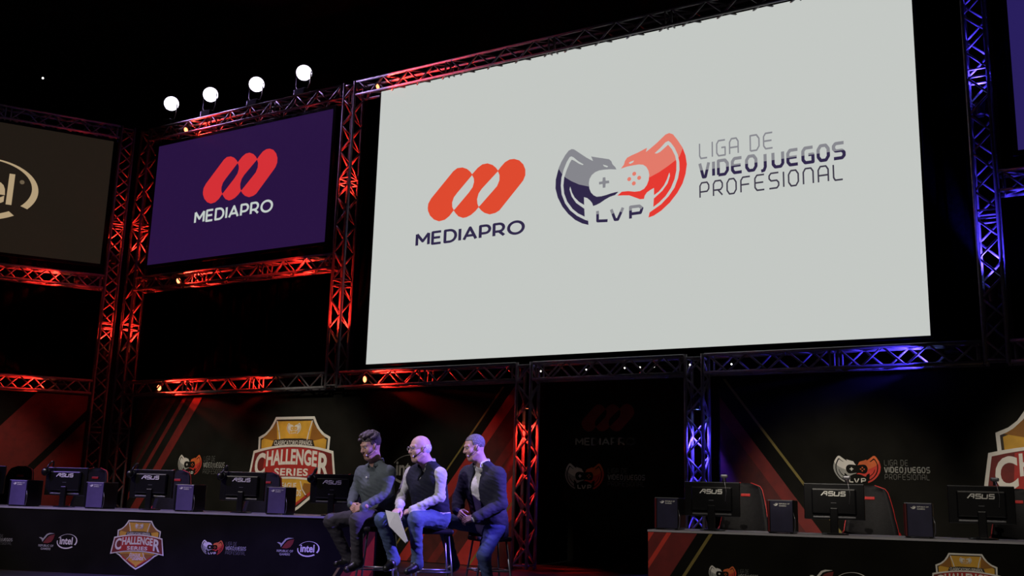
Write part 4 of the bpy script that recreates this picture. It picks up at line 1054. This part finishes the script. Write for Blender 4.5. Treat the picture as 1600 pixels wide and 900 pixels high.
h1 = hand_clay(j['wrR'], J(557, 799, -.27) - j['wrR'], vdir(.5, .5, -.3), -1); h2 = hand_clay(j['wrL'], J(550, 797, -.30) - j['wrL'], vdir(-.1, .7, -.5), 1)
clay_obj('body', [body] + hd + [h1, h2], [SK1[0], SK1[1], M_eye, M_iris, C_shirt, C_tr, C_shoe], t, (4, 5))
hair = Clay(); hair.ell(P(-.022, 0, .052), A3, (.109, .090, .097), 0, .02)
for _ in range(46):
    a, b = rng.uniform(0, 2 * math.pi), rng.uniform(.15, 1.25)
    hair.cone(P(-.02 + .10 * math.cos(a) * math.sin(b), .082 * math.sin(a) * math.sin(b), .055 + .092 * math.cos(b)), P(-.01 + .112 * math.cos(a) * math.sin(b) + .012, .09 * math.sin(a) * math.sin(b), .055 + .092 * math.cos(b)), .020, .015, 0, .012)
hair.carve(lambda Q: np.maximum(-((Q - P(.035, 0, 0)) @ A3[0]), (Q - P(0, 0, .062)) @ A3[2]))
hair.carve(lambda Q: (Q - P(0, 0, -.035)) @ A3[2] + np.maximum(0, ((Q - P(0, 0, 0)) @ A3[0]) * .4))
clay_obj('hair', [hair.build(.005)], [mat('brown_hair', (.045, .03, .028), .5, var=.5, scale=60, bump=.6, bscale=90)], t)
collar(t, j['neck'], j['front'], C_shirt); mic(t, P, 1)
mid = .5 * (j['hipL'] + j['hipR'])
M_button = mat('pale_button', (.7, .68, .64), .35)
for k in (.30, .52, .74):
    q = j['neck'] * (1 - k) + mid * k + j['front'] * (.155 - .01 * k)
    obj('button', lathe('button', [(.001, -.006), (.009, -.004), (.010, .003), (.001, .006)], 10, Matrix.Translation(Vector(q)) @ Vector(j['front']).to_track_quat('Z', 'Y').to_matrix().to_4x4()), M_button, t)
stool(np.array([*(mid + IB * .06)[:2], mid[2] - .105]), 'bar stool under the person in grey shirt', .5)
# ---- bald man with vest
D0 = 10.3
j = dict(neck=J(669, 722), shL=J(687, 741, -.15), shR=J(643, 740, .13), hipL=J(685, 809, -.08), hipR=J(669, 809, .08), elL=J(688, 777, -.22), wrL=J(644, 797, -.31), elR=J(627, 775, .05), wrR=J(624, 793, -.28),
         knL=J(649, 812, -.38), knR=J(597, 812, -.26), anL=J(652, 878, -.33), anR=J(615, 872, -.16), toeL=J(636, 893, -.47), toeR=J(603, 888, -.30))
j['front'] = frame_of(j)
SK2 = skin('pink_skin', (.44, .27, .22)); C_sh2 = cloth('pale_grey_shirt', (.40, .39, .36)); C_jean = cloth('blue_jeans', (.06, .085, .15)); C_vest = cloth('navy_vest', (.012, .013, .022))
t = person('seated person in dark vest and pale shirt holding papers, middle of three')
hd, P, A3 = head_clay(J(656, 702, -.04), vdir(-.86, -.50, -.10), IZ + .1 * vdir(-.86, -.5, 0), j['neck'] - IZ * .02, 1.05, .006)
body = body_clay(j, m_t=4, m_l=5, m_s=6, belly=.015).build(.0085)
h1 = hand_clay(j['wrR'], J(613, 806, -.38) - j['wrR'], vdir(.4, .7, -.2), -1, (20, 30, 25)); h2 = hand_clay(j['wrL'], J(622, 804, -.28) - j['wrL'], vdir(-.3, .5, -.8), 1, (24, 32, 25))
clay_obj('body', [body] + hd + [h1, h2], [SK2[0], SK2[1], M_eye, M_iris, C_sh2, C_jean, C_shoe], t, (4, 5))
hair = Clay(); hair.ell(P(-.022, 0, .01), A3, (.103, .088, .079), 0, .02)
# carve(fn) removes where fn < 0
hair.carve(lambda Q: (P(-.012, 0, 0) - Q) @ A3[0])            # nothing in front of the ears
hair.carve(lambda Q: (P(0, 0, .050) - Q) @ A3[2])             # bald above
hair.carve(lambda Q: (Q - P(0, 0, -.050)) @ A3[2])            # neck line
clay_obj('hair', [hair.build(.0045)], [mat('white_hair', (.42, .40, .40), .6, var=.3, scale=60, bump=.4, bscale=90)], t)
collar(t, j['neck'], j['front'], C_sh2, .066); mic(t, P, 1)
def opening(j, top, low, wt, wl):                    # front opening between heights, wider at the top
    fr = j['front']; lf = np.cross(IZ, fr); o = j['neck']
    def fn(Q):
        d = Q - o; z = d[..., 2]; wv = np.clip((z - low) / (top - low), 0, 1); half = wl + (wt - wl) * wv
        return np.maximum(np.maximum(np.abs(d @ lf) - half, -(d @ fr)), np.maximum(low - z, -1))
    return fn
v = body_clay(j, .016, arms=False, legs=False, belly=.015, m_t=0, caps=False); zc = .5 * (j['hipL'] + j['hipR'])[2]
v.carve(lambda Q: (Q[..., 2] - (zc - .03)))
v.carve(opening(j, .02, -.20, .060, .004))
v.carve(lambda Q: np.linalg.norm(Q - j['neck'] - IZ * .03, axis=-1) - .088)
ve = clay_obj('vest', [v.build(.0085)], [C_vest], t, (0,))
mid = .5 * (j['hipL'] + j['hipR'])
for k in (.42, .60, .78):
    q = j['neck'] * (1 - k) + mid * k + j['front'] * (.168 + .035 * k)
    obj('button', lathe('button', [(.001, -.008), (.009, -.005), (.010, .003), (.001, .006)], 10, Matrix.Translation(Vector(q)) @ Vector(j['front']).to_track_quat('Z', 'Y').to_matrix().to_4x4()), mat('horn_button', (.2, .19, .2), .3), ve)
bm = bmesh.new()
for s in (-1, 1):
    add_tube(bm, [P(.106 - .012 * abs(math.sin(a)) * 0, s * .033 + .024 * math.cos(a), .012 + .019 * math.sin(a)) for a in [k * math.pi / 8 for k in range(17)]], .0028, 6)
    add_tube(bm, [P(.104, s * .057, .018), P(.06, s * .080, .020), P(-.01, s * .088, .016)], .0028, 6)
add_tube(bm, [P(.107, -.009, .016), P(.109, 0, .019), P(.107, .009, .016)], .0028, 6)
gl = obj('glasses', bm_mesh(bm, 'glasses'), mat('spectacle_metal', (.35, .33, .33), .3, metal=.8), t)
stool(np.array([*(mid + IB * .06)[:2], mid[2] - .105]), 'bar stool under the person in dark vest', .75)
# papers in his hand: a thin fanned sheaf
t2 = thing('paper_sheaf', 'white sheaf of papers held by the person in dark vest', 'papers')
Mp = mat('white_paper', (.82, .80, .82), .8, var=.05)
for k in range(4):
    c = [J(602 + k * 2.2, 797 + k * 1.0, -.42 - .004 * k), J(618 + k * 1.5, 801, -.47 - .004 * k), J(634 + k * 1.2, 849 - k, -.50 - .004 * k), J(608 + k * 2.5, 822 + k * 2, -.46 - .004 * k)]
    nrm = unit(np.cross(c[1] - c[0], c[3] - c[0])); V = [p for p in c] + [p + nrm * .0012 for p in c]
    obj('sheet', mesh('sheet', V, [(3, 2, 1, 0), (4, 5, 6, 7), (0, 1, 5, 4), (1, 2, 6, 5), (2, 3, 7, 6), (3, 0, 4, 7)]), Mp, t2)
# ---- man with dark blazer
D0 = 10.65
j = dict(neck=J(754, 722), shL=J(778, 742, -.15), shR=J(731, 740, .13), hipL=J(774, 822, -.08), hipR=J(757, 820, .08), elL=J(783, 787, -.2), wrL=J(742, 810, -.32), elR=J(717, 777, .05), wrR=J(715, 799, -.10),
         knL=J(756, 868, -.26), knR=J(691, 813, .0), anL=J(764, 919, -.20), anR=J(709, 880, .04), toeL=J(750, 924, -.33), toeR=J(698, 893, -.06))
j['front'] = frame_of(j)
SK3 = skin('fair_skin', (.42, .25, .19)); C_sh3 = cloth('white_shirt', (.58, .56, .50)); C_jean3 = cloth('dark_jeans', (.04, .055, .12)); C_blz = cloth('navy_blazer', (.022, .022, .034), .8, .2)
t = person('person in dark blazer and white shirt with folded hands, rightmost of three')
hd, P, A3 = head_clay(J(741, 700, -.02), vdir(-.93, -.34, -.22), IZ + .2 * vdir(-.93, -.34, 0), j['neck'] - IZ * .02, 1.05)
body = body_clay(j, m_t=4, m_l=5, m_s=6).build(.0085)
h1 = hand_clay(j['wrR'], J(725, 812, -.25) - j['wrR'], vdir(.6, .5, -.2), -1); h2 = hand_clay(j['wrL'], J(718, 813, -.29) - j['wrL'], vdir(-.1, .7, -.5), 1)
clay_obj('body', [body] + hd + [h1, h2], [SK3[0], SK3[1], M_eye, M_iris, C_sh3, C_jean3, C_shoe], t, (4, 5))
hair = Clay(); hair.ell(P(-.018, 0, .045), A3, (.109, .088, .097), 0, .02)
hair.carve(lambda Q: np.maximum(-((Q - P(.030, 0, 0)) @ A3[0]), (Q - P(0, 0, .082)) @ A3[2]))
hair.carve(lambda Q: np.maximum(-((Q - P(-.005, 0, 0)) @ A3[0]), (Q - P(0, 0, .03)) @ A3[2]))
hair.carve(lambda Q: (Q - P(0, 0, -.05)) @ A3[2])
clay_obj('hair', [hair.build(.0045)], [mat('grey_hair', (.10, .09, .095), .6, var=.5, scale=60, bump=.5, bscale=90)], t)
collar(t, j['neck'], j['front'], C_sh3, .068); mic(t, P, 1)
b = body_clay(j, .016, arms=True, legs=False, m_t=0, arm_cut=.93)
mid = .5 * (j['hipL'] + j['hipR']); bk = -j['front']
b.cone(mid + IZ * .06 + bk * .03, J(782, 834, .02), .135, .085, 0, .06); b.cone(j['hipL'] + IZ * .08, J(783, 832, -.08), .12, .075, 0, .06)
b.carve(opening(j, .0, -.62, .062, .050))
b.carve(lambda Q: np.linalg.norm(Q - j['neck'] - IZ * .03, axis=-1) - .088)
b.carve(lambda Q: np.maximum(np.maximum((Q - mid - IZ * .01)[..., 2], -((Q - mid) @ j['front'])), -.5))
bz = clay_obj('blazer', [b.build(.0085)], [C_blz], t, (0,))
stool(np.array([*(mid + IB * .04)[:2], mid[2] - .105]), 'bar stool under the person in dark blazer', .9)
